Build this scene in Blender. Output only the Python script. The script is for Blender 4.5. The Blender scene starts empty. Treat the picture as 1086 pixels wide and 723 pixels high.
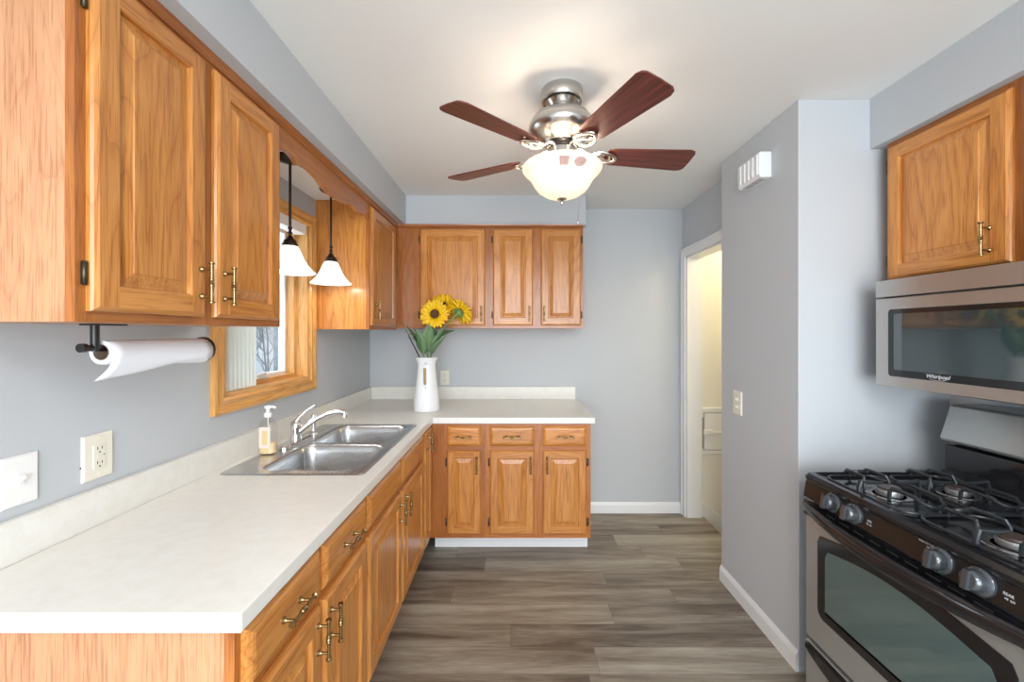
import bpy, bmesh, math, random
from mathutils import Vector, Matrix
random.seed(7)
PI = math.pi
S = bpy.context.scene
COL = S.collection

# ------------------------------------------------------------------ camera, world, light, exposure
cam_d = bpy.data.cameras.new('camera')
cam_d.sensor_width = 36.0
cam_d.lens = 438.0 / 1086.0 * 36.0
cam_d.clip_start = 0.05
cam = bpy.data.objects.new('camera', cam_d)
COL.objects.link(cam)
cam.location = (0, 0, 1.444)
cam.rotation_euler = (PI/2, 0, 0)
cam_d.shift_x = -4/1086; cam_d.shift_y = -8.5/1086
S.camera = cam

S.view_settings.view_transform = 'Standard'
S.view_settings.look = 'None'
S.view_settings.gamma = 1.0
S.view_settings.exposure = 0.54
S.view_settings.use_curve_mapping = False

world = bpy.data.worlds.new('sky'); S.world = world
world.use_nodes = True
wn = world.node_tree
bg = wn.nodes['Background']
bg.inputs['Color'].default_value = (0.80, 0.90, 1.0, 1)
bg.inputs['Strength'].default_value = 0.72

def area(name, loc, rot, sx, sy, power, color):
    l = bpy.data.lights.new(name, 'AREA'); l.shape = 'RECTANGLE'
    l.size = sx; l.size_y = sy; l.energy = power; l.color = color
    o = bpy.data.objects.new(name, l); COL.objects.link(o)
    o.location = loc; o.rotation_euler = rot
    return o
def point(name, loc, power, color, r):
    l = bpy.data.lights.new(name, 'POINT'); l.energy = power; l.color = color; l.shadow_soft_size = r
    o = bpy.data.objects.new(name, l); COL.objects.link(o); o.location = loc
    return o
# cool daylight fill from behind the camera, at an added unseen window
area('rear_daylight_fill', (0.35, -2.32, 1.25), (PI/2, 0, 0), 2.6, 2.1, 98, (0.89, 0.95, 1.0))
# added overhead fill light behind the camera, not a lamp of the room
area('rear_overhead_fill', (0.1, -1.0, 2.40), (0, 0, 0), 1.2, 1.2, 34, (1.0, 0.97, 0.94))
# daylight through the window over the sink
area('daylight_sink_window', (-1.75, 1.9, 1.62), (0, -PI/2, 0), 0.75, 0.85, 8, (0.85, 0.93, 1.0))

# ------------------------------------------------------------------ materials
def newmat(name):
    m = bpy.data.materials.new(name); m.use_nodes = True
    nt = m.node_tree
    return m, nt, nt.nodes['Principled BSDF']
def N(nt, t, **kw):
    n = nt.nodes.new(t)
    for k, v in kw.items():
        if k in n.inputs: n.inputs[k].default_value = v
        else: setattr(n, k, v)
    return n
def simple(name, col, rough=0.5, metal=0.0, bump=0.0, bscale=200, spec=0.5, coat=0.0, var=0.0, vscale=8):
    m, nt, b = newmat(name)
    b.inputs['Roughness'].default_value = rough
    b.inputs['Metallic'].default_value = metal
    b.inputs['Specular IOR Level'].default_value = spec
    b.inputs['Coat Weight'].default_value = coat
    tc = N(nt, 'ShaderNodeTexCoord')
    ns = N(nt, 'ShaderNodeTexNoise', Scale=vscale, Detail=5.0)
    nt.links.new(tc.outputs['Object'], ns.inputs['Vector'])
    mx = N(nt, 'ShaderNodeMixRGB')
    mx.inputs[1].default_value = (*[c*(1-var) for c in col], 1)
    mx.inputs[2].default_value = (*[min(1, c*(1+var)) for c in col], 1)
    nt.links.new(ns.outputs['Fac'], mx.inputs[0])
    nt.links.new(mx.outputs[0], b.inputs['Base Color'])
    if bump:
        n2 = N(nt, 'ShaderNodeTexNoise', Scale=bscale, Detail=3.0)
        nt.links.new(tc.outputs['Object'], n2.inputs['Vector'])
        bp = N(nt, 'ShaderNodeBump', Strength=bump, Distance=0.002)
        nt.links.new(n2.outputs['Fac'], bp.inputs['Height'])
        nt.links.new(bp.outputs['Normal'], b.inputs['Normal'])
    return m

def oak(name, axis, dark=(0.27, 0.074, 0.012), mid=(0.51, 0.182, 0.034), light=(0.67, 0.300, 0.075), rough=0.28, rings=9.0):
    """varnished oak, grain running along the given object axis"""
    m, nt, b = newmat(name)
    b.inputs['Roughness'].default_value = rough
    b.inputs['Coat Weight'].default_value = 0.25
    b.inputs['Coat Roughness'].default_value = 0.15
    L = nt.links.new
    tc = N(nt, 'ShaderNodeTexCoord'); oi = N(nt, 'ShaderNodeObjectInfo')
    off = N(nt, 'ShaderNodeVectorMath', operation='SCALE'); off.inputs['Scale'].default_value = 7.0
    cmb = N(nt, 'ShaderNodeCombineXYZ')
    for i in range(3): L(oi.outputs['Random'], cmb.inputs[i])
    L(cmb.outputs[0], off.inputs[0])
    add = N(nt, 'ShaderNodeVectorMath', operation='ADD')
    L(tc.outputs['Object'], add.inputs[0]); L(off.outputs[0], add.inputs[1])
    def mapped(across, along):
        mp = N(nt, 'ShaderNodeMapping')
        s = [across]*3; s['xyz'.index(axis)] = along
        mp.inputs['Scale'].default_value = s
        L(add.outputs[0], mp.inputs['Vector']); return mp
    # cathedral rings
    m1 = mapped(5.0, 0.62)
    n1 = N(nt, 'ShaderNodeTexNoise', Scale=1.0, Detail=2.5, Roughness=0.45)
    L(m1.outputs[0], n1.inputs['Vector'])
    mul = N(nt, 'ShaderNodeMath', operation='MULTIPLY'); mul.inputs[1].default_value = rings * 2.0
    L(n1.outputs['Fac'], mul.inputs[0])
    fr = N(nt, 'ShaderNodeMath', operation='FRACT'); L(mul.outputs[0], fr.inputs[0])
    # pores: fine streaks
    m2 = mapped(260.0, 9.0)
    n2 = N(nt, 'ShaderNodeTexNoise', Scale=1.0, Detail=2.0, Roughness=0.6); L(m2.outputs[0], n2.inputs['Vector'])
    m3 = mapped(22.0, 0.9)
    n3 = N(nt, 'ShaderNodeTexNoise', Scale=1.0, Detail=4.0, Roughness=0.6); L(m3.outputs[0], n3.inputs['Vector'])
    rp = N(nt, 'ShaderNodeValToRGB')
    e = rp.color_ramp.elements
    e[0].position = 0.0; e[0].color = (*dark, 1)
    e[1].position = 1.0; e[1].color = (*mid, 1)
    x = e.new(0.10); x.color = (*mid, 1)
    x = e.new(0.6); x.color = (*light, 1)
    L(fr.outputs[0], rp.inputs['Fac'])
    # streak tint
    r3 = N(nt, 'ShaderNodeValToRGB')
    r3.color_ramp.elements[0].position = 0.3; r3.color_ramp.elements[0].color = (*mid, 1)
    r3.color_ramp.elements[1].position = 0.7; r3.color_ramp.elements[1].color = (*light, 1)
    L(n3.outputs['Fac'], r3.inputs['Fac'])
    mx = N(nt, 'ShaderNodeMixRGB'); mx.inputs[0].default_value = 0.52
    L(rp.outputs[0], mx.inputs[1]); L(r3.outputs[0], mx.inputs[2])
    r2 = N(nt, 'ShaderNodeValToRGB')
    r2.color_ramp.elements[0].position = 0.36; r2.color_ramp.elements[0].color = (0.68, 0.57, 0.46, 1)
    r2.color_ramp.elements[1].position = 0.50; r2.color_ramp.elements[1].color = (1, 1, 1, 1)
    L(n2.outputs['Fac'], r2.inputs['Fac'])
    mm = N(nt, 'ShaderNodeMixRGB', blend_type='MULTIPLY'); mm.inputs[0].default_value = 0.8
    L(mx.outputs[0], mm.inputs[1]); L(r2.outputs[0], mm.inputs[2])
    # per-board shade
    hs = N(nt, 'ShaderNodeHueSaturation')
    mr = N(nt, 'ShaderNodeMapRange'); mr.inputs['To Min'].default_value = 0.90; mr.inputs['To Max'].default_value = 1.08
    L(oi.outputs['Random'], mr.inputs['Value']); L(mr.outputs[0], hs.inputs['Value'])
    L(mm.outputs[0], hs.inputs['Color'])
    L(hs.outputs[0], b.inputs['Base Color'])
    bp = N(nt, 'ShaderNodeBump', Strength=0.12, Distance=0.001)
    L(n2.outputs['Fac'], bp.inputs['Height']); L(bp.outputs['Normal'], b.inputs['Normal'])
    return m

OAKV = oak('oak_vertical_grain', 'z')
OAKH = oak('oak_horizontal_grain', 'x')
OAKY = oak('oak_depth_grain', 'y')
PLY_LIT = oak('oak_veneer_lit_side', 'z', dark=(0.38, 0.150, 0.066), mid=(0.53, 0.250, 0.122), light=(0.60, 0.315, 0.165), rings=11.0, rough=0.38)  # paler side veneer, with a pinkish light sheen put into its colour
WOAKV = oak('golden_window_oak_vertical', 'z', dark=(0.50, 0.19, 0.035), mid=(0.68, 0.31, 0.075), light=(0.80, 0.44, 0.14))
WOAKH = oak('golden_window_oak_horizontal', 'y', dark=(0.50, 0.19, 0.035), mid=(0.68, 0.31, 0.075), light=(0.80, 0.44, 0.14))
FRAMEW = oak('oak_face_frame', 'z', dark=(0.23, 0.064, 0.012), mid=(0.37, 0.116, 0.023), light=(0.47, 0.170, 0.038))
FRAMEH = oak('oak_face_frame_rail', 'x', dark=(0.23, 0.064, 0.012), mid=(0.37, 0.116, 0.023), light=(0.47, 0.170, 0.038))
TRIMW = oak('dark_oak_moulding', 'x', dark=(0.22, 0.065, 0.018), mid=(0.32, 0.10, 0.026), light=(0.42, 0.15, 0.04))
WALL = simple('blue_grey_wall_paint', (0.530, 0.555, 0.580), 0.72, bump=0.08, bscale=350, spec=0.3, var=0.015, vscale=3)
CEIL = simple('white_ceiling_paint', (0.84, 0.845, 0.83), 0.8, bump=0.12, bscale=260, spec=0.2, var=0.015, vscale=2)
CREAM = simple('cream_stairwell_paint', (0.84, 0.82, 0.75), 0.6, spec=0.3, bump=0.06, bscale=200)
WHITE = simple('white_trim_paint', (0.82, 0.83, 0.84), 0.35, spec=0.5)
WPLAST = simple('white_plastic', (0.85, 0.85, 0.84), 0.35)
ALMOND = simple('almond_plastic', (0.80, 0.77, 0.66), 0.35)
BRASS = simple('antique_brass', (0.36, 0.255, 0.125), 0.26, 1.0, var=0.35, vscale=60)
DBRASS = simple('dark_aged_brass', (0.10, 0.085, 0.06), 0.35, 0.9)
BRONZE = simple('oil_rubbed_bronze', (0.055, 0.040, 0.030), 0.35, 0.9)
BLACK = simple('black_enamel', (0.012, 0.012, 0.014), 0.12, spec=0.6)
BLACKP = simple('black_plastic', (0.015, 0.013, 0.012), 0.28)
CAST = simple('cast_iron_grate', (0.035, 0.040, 0.045), 0.32, 0.3)
CHROME = simple('chrome', (0.82, 0.83, 0.85), 0.08, 1.0)
NICKEL = simple('brushed_nickel', (0.56, 0.54, 0.51), 0.24, 1.0)
PNICKEL = simple('polished_nickel', (0.78, 0.72, 0.64), 0.14, 1.0)
SNOW = simple('snow', (0.88, 0.91, 0.95), 0.8)
BARK = simple('bark', (0.34, 0.34, 0.35), 0.9, var=0.2, vscale=30)
GREEN = simple('sunflower_leaf_green', (0.15, 0.25, 0.12), 0.55, var=0.35, vscale=25)
STEMG = simple('stem_green', (0.19, 0.30, 0.09), 0.5, var=0.2)
YELLOW = simple('sunflower_petal_yellow', (0.93, 0.55, 0.006), 0.5, var=0.12, vscale=30)
SEED = simple('sunflower_seed_brown', (0.10, 0.045, 0.018), 0.9, bump=0.9, bscale=260, var=0.5, vscale=120)
TWIG = simple('twig_brown', (0.10, 0.055, 0.045), 0.8)
ENAMEL = simple('white_enamel', (0.84, 0.85, 0.87), 0.22, spec=0.6)
RATTAN = simple('rattan_wrap', (0.42, 0.25, 0.12), 0.6, bump=0.6, bscale=150, var=0.25, vscale=60)
PAPER = simple('paper_towel', (0.86, 0.88, 0.93), 0.9, bump=0.35, bscale=420, spec=0.1)
CARD = simple('cardboard_tube', (0.33, 0.24, 0.18), 0.9)
SLOT = simple('dark_slot', (0.03, 0.03, 0.03), 0.6)
STONE = simple('grey_speckled_masonry', (0.22, 0.245, 0.27), 0.9, bump=0.6, bscale=60, var=0.45, vscale=55)
BLIND = simple('off_white_blind_vinyl', (0.74, 0.76, 0.71), 0.5)

def brushed(name, col, axis, rough=0.30, strength=0.04):
    m, nt, b = newmat(name)
    b.inputs['Metallic'].default_value = 1.0
    L = nt.links.new
    tc = N(nt, 'ShaderNodeTexCoord'); mp = N(nt, 'ShaderNodeMapping')
    s = [700.0]*3; s['xyz'.index(axis)] = 4.0
    mp.inputs['Scale'].default_value = s
    L(tc.outputs['Object'], mp.inputs['Vector'])
    n = N(nt, 'ShaderNodeTexNoise', Scale=1.0, Detail=2.0); L(mp.outputs[0], n.inputs['Vector'])
    r = N(nt, 'ShaderNodeMapRange'); r.inputs['To Min'].default_value = rough-0.06; r.inputs['To Max'].default_value = rough+0.10
    L(n.outputs['Fac'], r.inputs['Value']); L(r.outputs[0], b.inputs['Roughness'])
    mx = N(nt, 'ShaderNodeMixRGB')
    mx.inputs[1].default_value = (*[c*0.93 for c in col], 1); mx.inputs[2].default_value = (*col, 1)
    L(n.outputs['Fac'], mx.inputs[0]); L(mx.outputs[0], b.inputs['Base Color'])
    bp = N(nt, 'ShaderNodeBump', Strength=strength, Distance=0.001)
    L(n.outputs['Fac'], bp.inputs['Height']); L(bp.outputs['Normal'], b.inputs['Normal'])
    return m
STEEL = brushed('stainless_steel_appliance', (0.56, 0.54, 0.52), 'x', 0.34)
STEELS = brushed('stainless_steel_sink', (0.60, 0.61, 0.62), 'y', 0.26)
SILVER = simple('silver_grey_range_enamel', (0.40, 0.41, 0.40), 0.30, 0.55)

def laminate():
    m, nt, b = newmat('cream_marbled_laminate')
    L = nt.links.new
    tc = N(nt, 'ShaderNodeTexCoord')
    n = N(nt, 'ShaderNodeTexNoise', Scale=26.0, Detail=8.0, Roughness=0.7, Distortion=0.4); L(tc.outputs['Object'], n.inputs['Vector'])
    r = N(nt, 'ShaderNodeValToRGB')
    r.color_ramp.elements[0].position = 0.38; r.color_ramp.elements[0].color = (0.765, 0.75, 0.695, 1)
    r.color_ramp.elements[1].position = 0.58; r.color_ramp.elements[1].color = (0.80, 0.79, 0.75, 1)
    L(n.outputs['Fac'], r.inputs['Fac']); L(r.outputs[0], b.inputs['Base Color'])
    b.inputs['Roughness'].default_value = 0.30
    b.inputs['Specular IOR Level'].default_value = 0.5
    return m
LAM = laminate()

def floor_mat():
    m, nt, b = newmat('grey_brown_vinyl_planks')
    L = nt.links.new
    PW, PL, Y0 = 0.151, 1.22, 1.747
    tc = N(nt, 'ShaderNodeTexCoord'); sp = N(nt, 'ShaderNodeSeparateXYZ'); L(tc.outputs['Object'], sp.inputs[0])
    def math_(op, a, c=None):
        n = N(nt, 'ShaderNodeMath', operation=op)
        for i, v in enumerate((a, c)):
            if v is None: continue
            if isinstance(v, (int, float)): n.inputs[i].default_value = v
            else: L(v, n.inputs[i])
        return n.outputs[0]
    yy = math_('DIVIDE', math_('SUBTRACT', sp.outputs['Y'], Y0 - 10*PW), PW)
    row = math_('FLOOR', yy); fy = math_('FRACT', yy)
    wn1 = N(nt, 'ShaderNodeTexWhiteNoise', noise_dimensions='1D'); L(row, wn1.inputs['W'])
    xx = math_('ADD', math_('DIVIDE', sp.outputs['X'], PL), math_('MULTIPLY', wn1.outputs['Value'], 5.37))
    cl = math_('FLOOR', xx); fx = math_('FRACT', xx)
    cb = N(nt, 'ShaderNodeCombineXYZ'); L(row, cb.inputs[0]); L(cl, cb.inputs[1])
    wn2 = N(nt, 'ShaderNodeTexWhiteNoise', noise_dimensions='2D'); L(cb.outputs[0], wn2.inputs['Vector'])
    # grain coords, offset per plank
    g = N(nt, 'ShaderNodeCombineXYZ')
    L(math_('ADD', math_('MULTIPLY', sp.outputs['X'], 1.5), math_('MULTIPLY', wn2.outputs['Value'], 37.0)), g.inputs[0])
    L(math_('MULTIPLY', sp.outputs['Y'], 15.0), g.inputs[1]); L(math_('MULTIPLY', wn2.outputs['Value'], 9.0), g.inputs[2])
    n1 = N(nt, 'ShaderNodeTexNoise', Scale=1.0, Detail=6.0, Roughness=0.62, Distortion=0.5); L(g.outputs[0], n1.inputs['Vector'])
    g2 = N(nt, 'ShaderNodeCombineXYZ')
    L(math_('ADD', math_('MULTIPLY', sp.outputs['X'], 9.0), math_('MULTIPLY', wn2.outputs['Value'], 11.0)), g2.inputs[0])
    L(math_('MULTIPLY', sp.outputs['Y'], 160.0), g2.inputs[1])
    n2 = N(nt, 'ShaderNodeTexNoise', Scale=1.0, Detail=3.0, Roughness=0.6); L(g2.outputs[0], n2.inputs['Vector'])
    r1 = N(nt, 'ShaderNodeValToRGB')
    e = r1.color_ramp.elements
    e[0].position = 0.30; e[0].color = (0.115, 0.088, 0.064, 1)
    e[1].position = 0.72; e[1].color = (0.40, 0.365, 0.30, 1)
    x = e.new(0.48); x.color = (0.245, 0.208, 0.162, 1)
    L(math_('ADD', n1.outputs['Fac'], math_('MULTIPLY', math_('SUBTRACT', wn2.outputs['Value'], 0.5), 0.20)), r1.inputs['Fac'])
    r2 = N(nt, 'ShaderNodeValToRGB')
    r2.color_ramp.elements[0].position = 0.3; r2.color_ramp.elements[0].color = (0.70, 0.68, 0.66, 1)
    r2.color_ramp.elements[1].position = 0.6; r2.color_ramp.elements[1].color = (1.1, 1.1, 1.1, 1)
    L(n2.outputs['Fac'], r2.inputs['Fac'])
    mm = N(nt, 'ShaderNodeMixRGB', blend_type='MULTIPLY'); mm.inputs[0].default_value = 0.7
    L(r1.outputs[0], mm.inputs[1]); L(r2.outputs[0], mm.inputs[2])
    # joints
    jy = math_('LESS_THAN', fy, 0.016); jx = math_('LESS_THAN', fx, 0.0018)
    j = math_('MAXIMUM', jy, jx)
    mj = N(nt, 'ShaderNodeMixRGB'); mj.inputs[2].default_value = (0.07, 0.055, 0.045, 1)
    L(math_('MULTIPLY', j, 0.65), mj.inputs[0]); L(mm.outputs[0], mj.inputs[1])
    L(mj.outputs[0], b.inputs['Base Color'])
    b.inputs['Roughness'].default_value = 0.42
    bp = N(nt, 'ShaderNodeBump', Strength=0.15, Distance=0.001)
    L(math_('SUBTRACT', n2.outputs['Fac'], j), bp.inputs['Height']); L(bp.outputs['Normal'], b.inputs['Normal'])
    return m
FLOOR = floor_mat()

def glass(name, tint=(1, 1, 1), gl=0.08, rough=0.0):
    m = bpy.data.materials.new(name); m.use_nodes = True; nt = m.node_tree; nt.nodes.clear()
    L = nt.links.new
    out = N(nt, 'ShaderNodeOutputMaterial'); t = N(nt, 'ShaderNodeBsdfTransparent'); t.inputs[0].default_value = (*tint, 1)
    g = N(nt, 'ShaderNodeBsdfGlossy'); g.inputs['Roughness'].default_value = rough
    lw = N(nt, 'ShaderNodeLayerWeight', Blend=0.5); pw = N(nt, 'ShaderNodeMath', operation='POWER'); pw.inputs[1].default_value = 5.0
    fr = N(nt, 'ShaderNodeMath', operation='MULTIPLY_ADD'); fr.inputs[1].default_value = 0.6; fr.inputs[2].default_value = 0.03
    L(lw.outputs['Facing'], pw.inputs[0]); L(pw.outputs[0], fr.inputs[0])
    mx = N(nt, 'ShaderNodeMixShader'); L(fr.outputs[0], mx.inputs[0]); L(t.outputs[0], mx.inputs[1]); L(g.outputs[0], mx.inputs[2])
    L(mx.outputs[0], out.inputs[0]); return m
PANE = glass('window_glass', (0.93, 0.96, 0.97))
def clear_plastic(name, tint):
    return glass(name, tint)
CLEAR = clear_plastic('clear_bottle_plastic', (0.97, 0.95, 0.93))
SOAP = simple('pale_amber_soap', (0.90, 0.72, 0.42), 0.25)
LABELP = simple('pale_pink_bottle_label', (0.86, 0.72, 0.64), 0.5)

def frosted(name, col, emis, strength, transl=0.5):
    m = bpy.data.materials.new(name); m.use_nodes = True; nt = m.node_tree
    b = nt.nodes['Principled BSDF']; out = nt.nodes['Material Output']
    b.inputs['Base Color'].default_value = (*col, 1); b.inputs['Roughness'].default_value = 0.25
    b.inputs['Emission Color'].default_value = (*emis, 1); b.inputs['Emission Strength'].default_value = strength
    t = N(nt, 'ShaderNodeBsdfTranslucent'); t.inputs[0].default_value = (*col, 1)
    mx = N(nt, 'ShaderNodeMixShader'); mx.inputs[0].default_value = transl
    nt.links.new(b.outputs[0], mx.inputs[1]); nt.links.new(t.outputs[0], mx.inputs[2]); nt.links.new(mx.outputs[0], out.inputs[0])
    return m
BOWL = frosted('lit_frosted_bowl_glass', (0.94, 0.84, 0.72), (1.0, 0.84, 0.68), 0.26, 0.22)
SHADE = frosted('lit_white_pendant_glass', (0.95, 0.95, 0.95), (0.97, 0.97, 1.0), 0.40, 0.22)

def oven_glass(name, tint, r):
    return simple(name, tint, r, 0.0, spec=1.0, coat=1.0)
OVENG = oven_glass('tinted_oven_glass', (0.075, 0.125, 0.125), 0.06)
MICROG = oven_glass('tinted_microwave_glass', (0.030, 0.050, 0.056), 0.05)
def blade_mat():
    m, nt, b = newmat('mahogany_fan_blade')
    L = nt.links.new
    tc = N(nt, 'ShaderNodeTexCoord'); mp = N(nt, 'ShaderNodeMapping'); mp.inputs['Scale'].default_value = (4, 90, 90)
    L(tc.outputs['Object'], mp.inputs['Vector'])
    n = N(nt, 'ShaderNodeTexNoise', Scale=1.0, Detail=4.0); L(mp.outputs[0], n.inputs['Vector'])
    r = N(nt, 'ShaderNodeValToRGB')
    r.color_ramp.elements[0].position = 0.35; r.color_ramp.elements[0].color = (0.075, 0.014, 0.010, 1)
    r.color_ramp.elements[1].position = 0.65; r.color_ramp.elements[1].color = (0.19, 0.042, 0.028, 1)
    L(n.outputs['Fac'], r.inputs['Fac']); L(r.outputs[0], b.inputs['Base Color'])
    b.inputs['Roughness'].default_value = 0.35
    return m
BLADE = blade_mat()
STICK = simple('faded_pink_sticker', (0.62, 0.40, 0.36), 0.7, var=0.35, vscale=120)

# ------------------------------------------------------------------ mesh building
class MB:
    def __init__(s): s.v = []; s.f = []; s.m = []; s.sm = []
    def add(s, vs, fs, mat=0, smooth=False):
        o = len(s.v); s.v += [tuple(v) for v in vs]
        for f in fs: s.f.append(tuple(i+o for i in f)); s.m.append(mat); s.sm.append(smooth)
    def box(s, x0, x1, y0, y1, z0, z1, mat=0):
        vs = [(x, y, z) for x in (x0, x1) for y in (y0, y1) for z in (z0, z1)]
        fs = [(0,1,3,2),(4,6,7,5),(0,4,5,1),(2,3,7,6),(0,2,6,4),(1,5,7,3)]
        s.add(vs, fs, mat)
    def loft(s, loops, closed=True, cap0=False, cap1=False, mat=0, smooth=True):
        n = len(loops[0]); vs = [p for l in loops for p in l]; fs = []
        for i in range(len(loops)-1):
            for j in range(n if closed else n-1):
                k = (j+1) % n
                fs.append((i*n+j, i*n+k, (i+1)*n+k, (i+1)*n+j))
        s.add(vs, fs, mat, smooth)
        if cap0: s.add(loops[0], [tuple(range(n))[::-1]], mat, False)
        if cap1: s.add(loops[-1], [tuple(range(n))], mat, False)
    def lathe(s, prof, c=(0,0,0), axis='z', seg=24, mat=0, smooth=True, cap=True):
        loops = []
        for r, h in prof:
            l = []
            for i in range(seg):
                a = 2*PI*i/seg; p = (r*math.cos(a), r*math.sin(a), h)
                if axis == 'x': p = (p[2], p[0], p[1])
                elif axis == 'y': p = (p[0], p[2], -p[1])
                elif axis == '-y': p = (p[0], -p[2], p[1])
                l.append((p[0]+c[0], p[1]+c[1], p[2]+c[2]))
            loops.append(l)
        s.loft(loops, True, cap and prof[0][0] > 1e-4, cap and prof[-1][0] > 1e-4, mat, smooth)
    def tube(s, pts, r, seg=10, mat=0, closed=False, caps=True, flat=1.0):
        P = [Vector(p) for p in pts]; n = len(P); rr = r if hasattr(r, '__len__') else [r]*n
        loops = []; up = None
        for i in range(n):
            if closed: t = P[(i+1) % n]-P[i-1]
            else: t = P[min(i+1, n-1)]-P[max(i-1, 0)]
            t.normalize()
            if up is None:
                up = Vector((0,0,1)) if abs(t.z) < 0.9 else Vector((1,0,0))
            a = t.cross(up)
            if a.length < 1e-4: a = t.cross(Vector((0.3,1,0.2)))
            a.normalize(); b_ = a.cross(t).normalized(); up = b_
            loops.append([tuple(P[i] + a*rr[i]*math.cos(2*PI*k/seg) + b_*rr[i]*flat*math.sin(2*PI*k/seg)) for k in range(seg)])
        if closed: loops.append(loops[0])
        s.loft(loops, True, caps and not closed, caps and not closed, mat, True)
    def prism(s, poly, axis, a0, a1, mat=0, smooth=False):
        """poly: 2D points; extruded along axis from a0 to a1. axis x: (y,z); y: (x,z); z: (x,y)"""
        def P(p, a):
            return {'x': (a, p[0], p[1]), 'y': (p[0], a, p[1]), 'z': (p[0], p[1], a)}[axis]
        s.loft([[P(p, a0) for p in poly], [P(p, a1) for p in poly]], True, True, True, mat, smooth)
    def cells(s, xs, ys, z0, z1, holes, mat=0, perm='xyz'):
        """slab made of grid cells minus holes(i,j)"""
        def V(x, y, z):
            d = {perm[0]: x, perm[1]: y, perm[2]: z}; return (d['x'], d['y'], d['z'])
        nx, ny = len(xs)-1, len(ys)-1
        on = lambda i, j: 0 <= i < nx and 0 <= j < ny and (i, j) not in holes
        for i in range(nx):
            for j in range(ny):
                if not on(i, j): continue
                a, b_, c, d = xs[i], xs[i+1], ys[j], ys[j+1]
                s.add([V(a,c,z0), V(b_,c,z0), V(b_,d,z0), V(a,d,z0)], [(3,2,1,0)], mat)
                s.add([V(a,c,z1), V(b_,c,z1), V(b_,d,z1), V(a,d,z1)], [(0,1,2,3)], mat)
                for (di, dj, p, q) in ((-1,0,(a,d),(a,c)), (1,0,(b_,c),(b_,d)), (0,-1,(a,c),(b_,c)), (0,1,(b_,d),(a,d))):
                    if not on(i+di, j+dj):
                        s.add([V(*p,z0), V(*q,z0), V(*q,z1), V(*p,z1)], [(0,1,2,3)], mat)
    def build(s, name, mats, parent=None, bevel=0, loc=None, rot=None, weld=True, segs=2):
        me = bpy.data.meshes.new(name); me.from_pydata(s.v, [], s.f)
        mats = mats if isinstance(mats, (list, tuple)) else [mats]
        for m in mats: me.materials.append(m)
        me.polygons.foreach_set('material_index', s.m); me.polygons.foreach_set('use_smooth', s.sm)
        bm = bmesh.new(); bm.from_mesh(me)
        if weld: bmesh.ops.remove_doubles(bm, verts=bm.verts, dist=1e-5)
        bmesh.ops.recalc_face_normals(bm, faces=bm.faces)
        for e in bm.edges:
            if len(e.link_faces) == 2 and e.calc_face_angle(0) > math.radians(38): e.smooth = False
        bm.to_mesh(me); bm.free(); me.update()
        o = bpy.data.objects.new(name, me); COL.objects.link(o)
        if parent: o.parent = parent
        if loc: o.location = loc
        if rot: o.rotation_euler = rot
        if bevel:
            md = o.modifiers.new('bevel', 'BEVEL'); md.width = bevel; md.segments = segs; md.limit_method = 'ANGLE'; md.angle_limit = math.radians(40)
            md.harden_normals = False
        return o
def rrect(x0, x1, y0, y1, r, z, n=6):
    pts = []
    for cx, cy, a0 in ((x1-r, y1-r, 0), (x0+r, y1-r, PI/2), (x0+r, y0+r, PI), (x1-r, y0+r, 1.5*PI)):
        for k in range(n+1):
            a = a0 + PI/2*k/n; pts.append((cx+r*math.cos(a), cy+r*math.sin(a), z))
    return pts
def tag(o, label=None, cat=None, group=None, kind=None):
    if label: o['label'] = label
    if cat: o['category'] = cat
    if group: o['group'] = group
    if kind: o['kind'] = kind
    return o
def thing(name, label, cat, loc=(0,0,0), rz=0, group=None, kind=None):
    o = bpy.data.objects.new(name, None); COL.objects.link(o); o.location = loc; o.rotation_euler = (0,0,rz)
    o.empty_display_size = 0.05
    return tag(o, label, cat, group, kind)
def inst(src, parent, loc, rot=(0,0,0), name=None):
    c = src.copy(); COL.objects.link(c); c.parent = parent; c.location = loc; c.rotation_euler = rot
    if name: c.name = name
    return c
def struct(o, label=None, cat=None):
    o['kind'] = 'structure'
    if label: o['label'] = label
    if cat: o['category'] = cat
    return o
def text_mesh(name, body, size, mat, parent, M, depth=0.0003):
    cu = bpy.data.curves.new('tmp_text', 'FONT'); cu.body = body; cu.size = size; cu.extrude = depth
    cu.align_x = 'CENTER'; cu.align_y = 'CENTER'; cu.shear = 0.25 if name == 'brand_lettering' else 0
    t = bpy.data.objects.new('tmp_text', cu); COL.objects.link(t)
    dg = bpy.context.evaluated_depsgraph_get(); me = bpy.data.meshes.new_from_object(t.evaluated_get(dg))
    bpy.data.objects.remove(t); me.name = name
    me.materials.clear(); me.materials.append(mat)
    o = bpy.data.objects.new(name, me); COL.objects.link(o); o.parent = parent; o.matrix_local = M
    return o

# ------------------------------------------------------------------ room shell
XL, XR, YB, YR, ZC = -1.172, 1.85, 3.318, -2.45, 2.44
b = MB(); b.box(XL-0.28, 1.462, YR-0.1, YB, -0.06, 0.0); b.box(1.462, XR+0.12, YR-0.1, 2.42, -0.06, 0.0)
struct(b.build('floor', FLOOR), 'grey brown wood look vinyl plank floor', 'floor')
b = MB(); b.box(XL-0.28, 2.9, YR-0.1, YB+0.1, ZC, ZC+0.08)
struct(b.build('ceiling', CEIL), 'white painted ceiling around the fan', 'ceiling')
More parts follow.
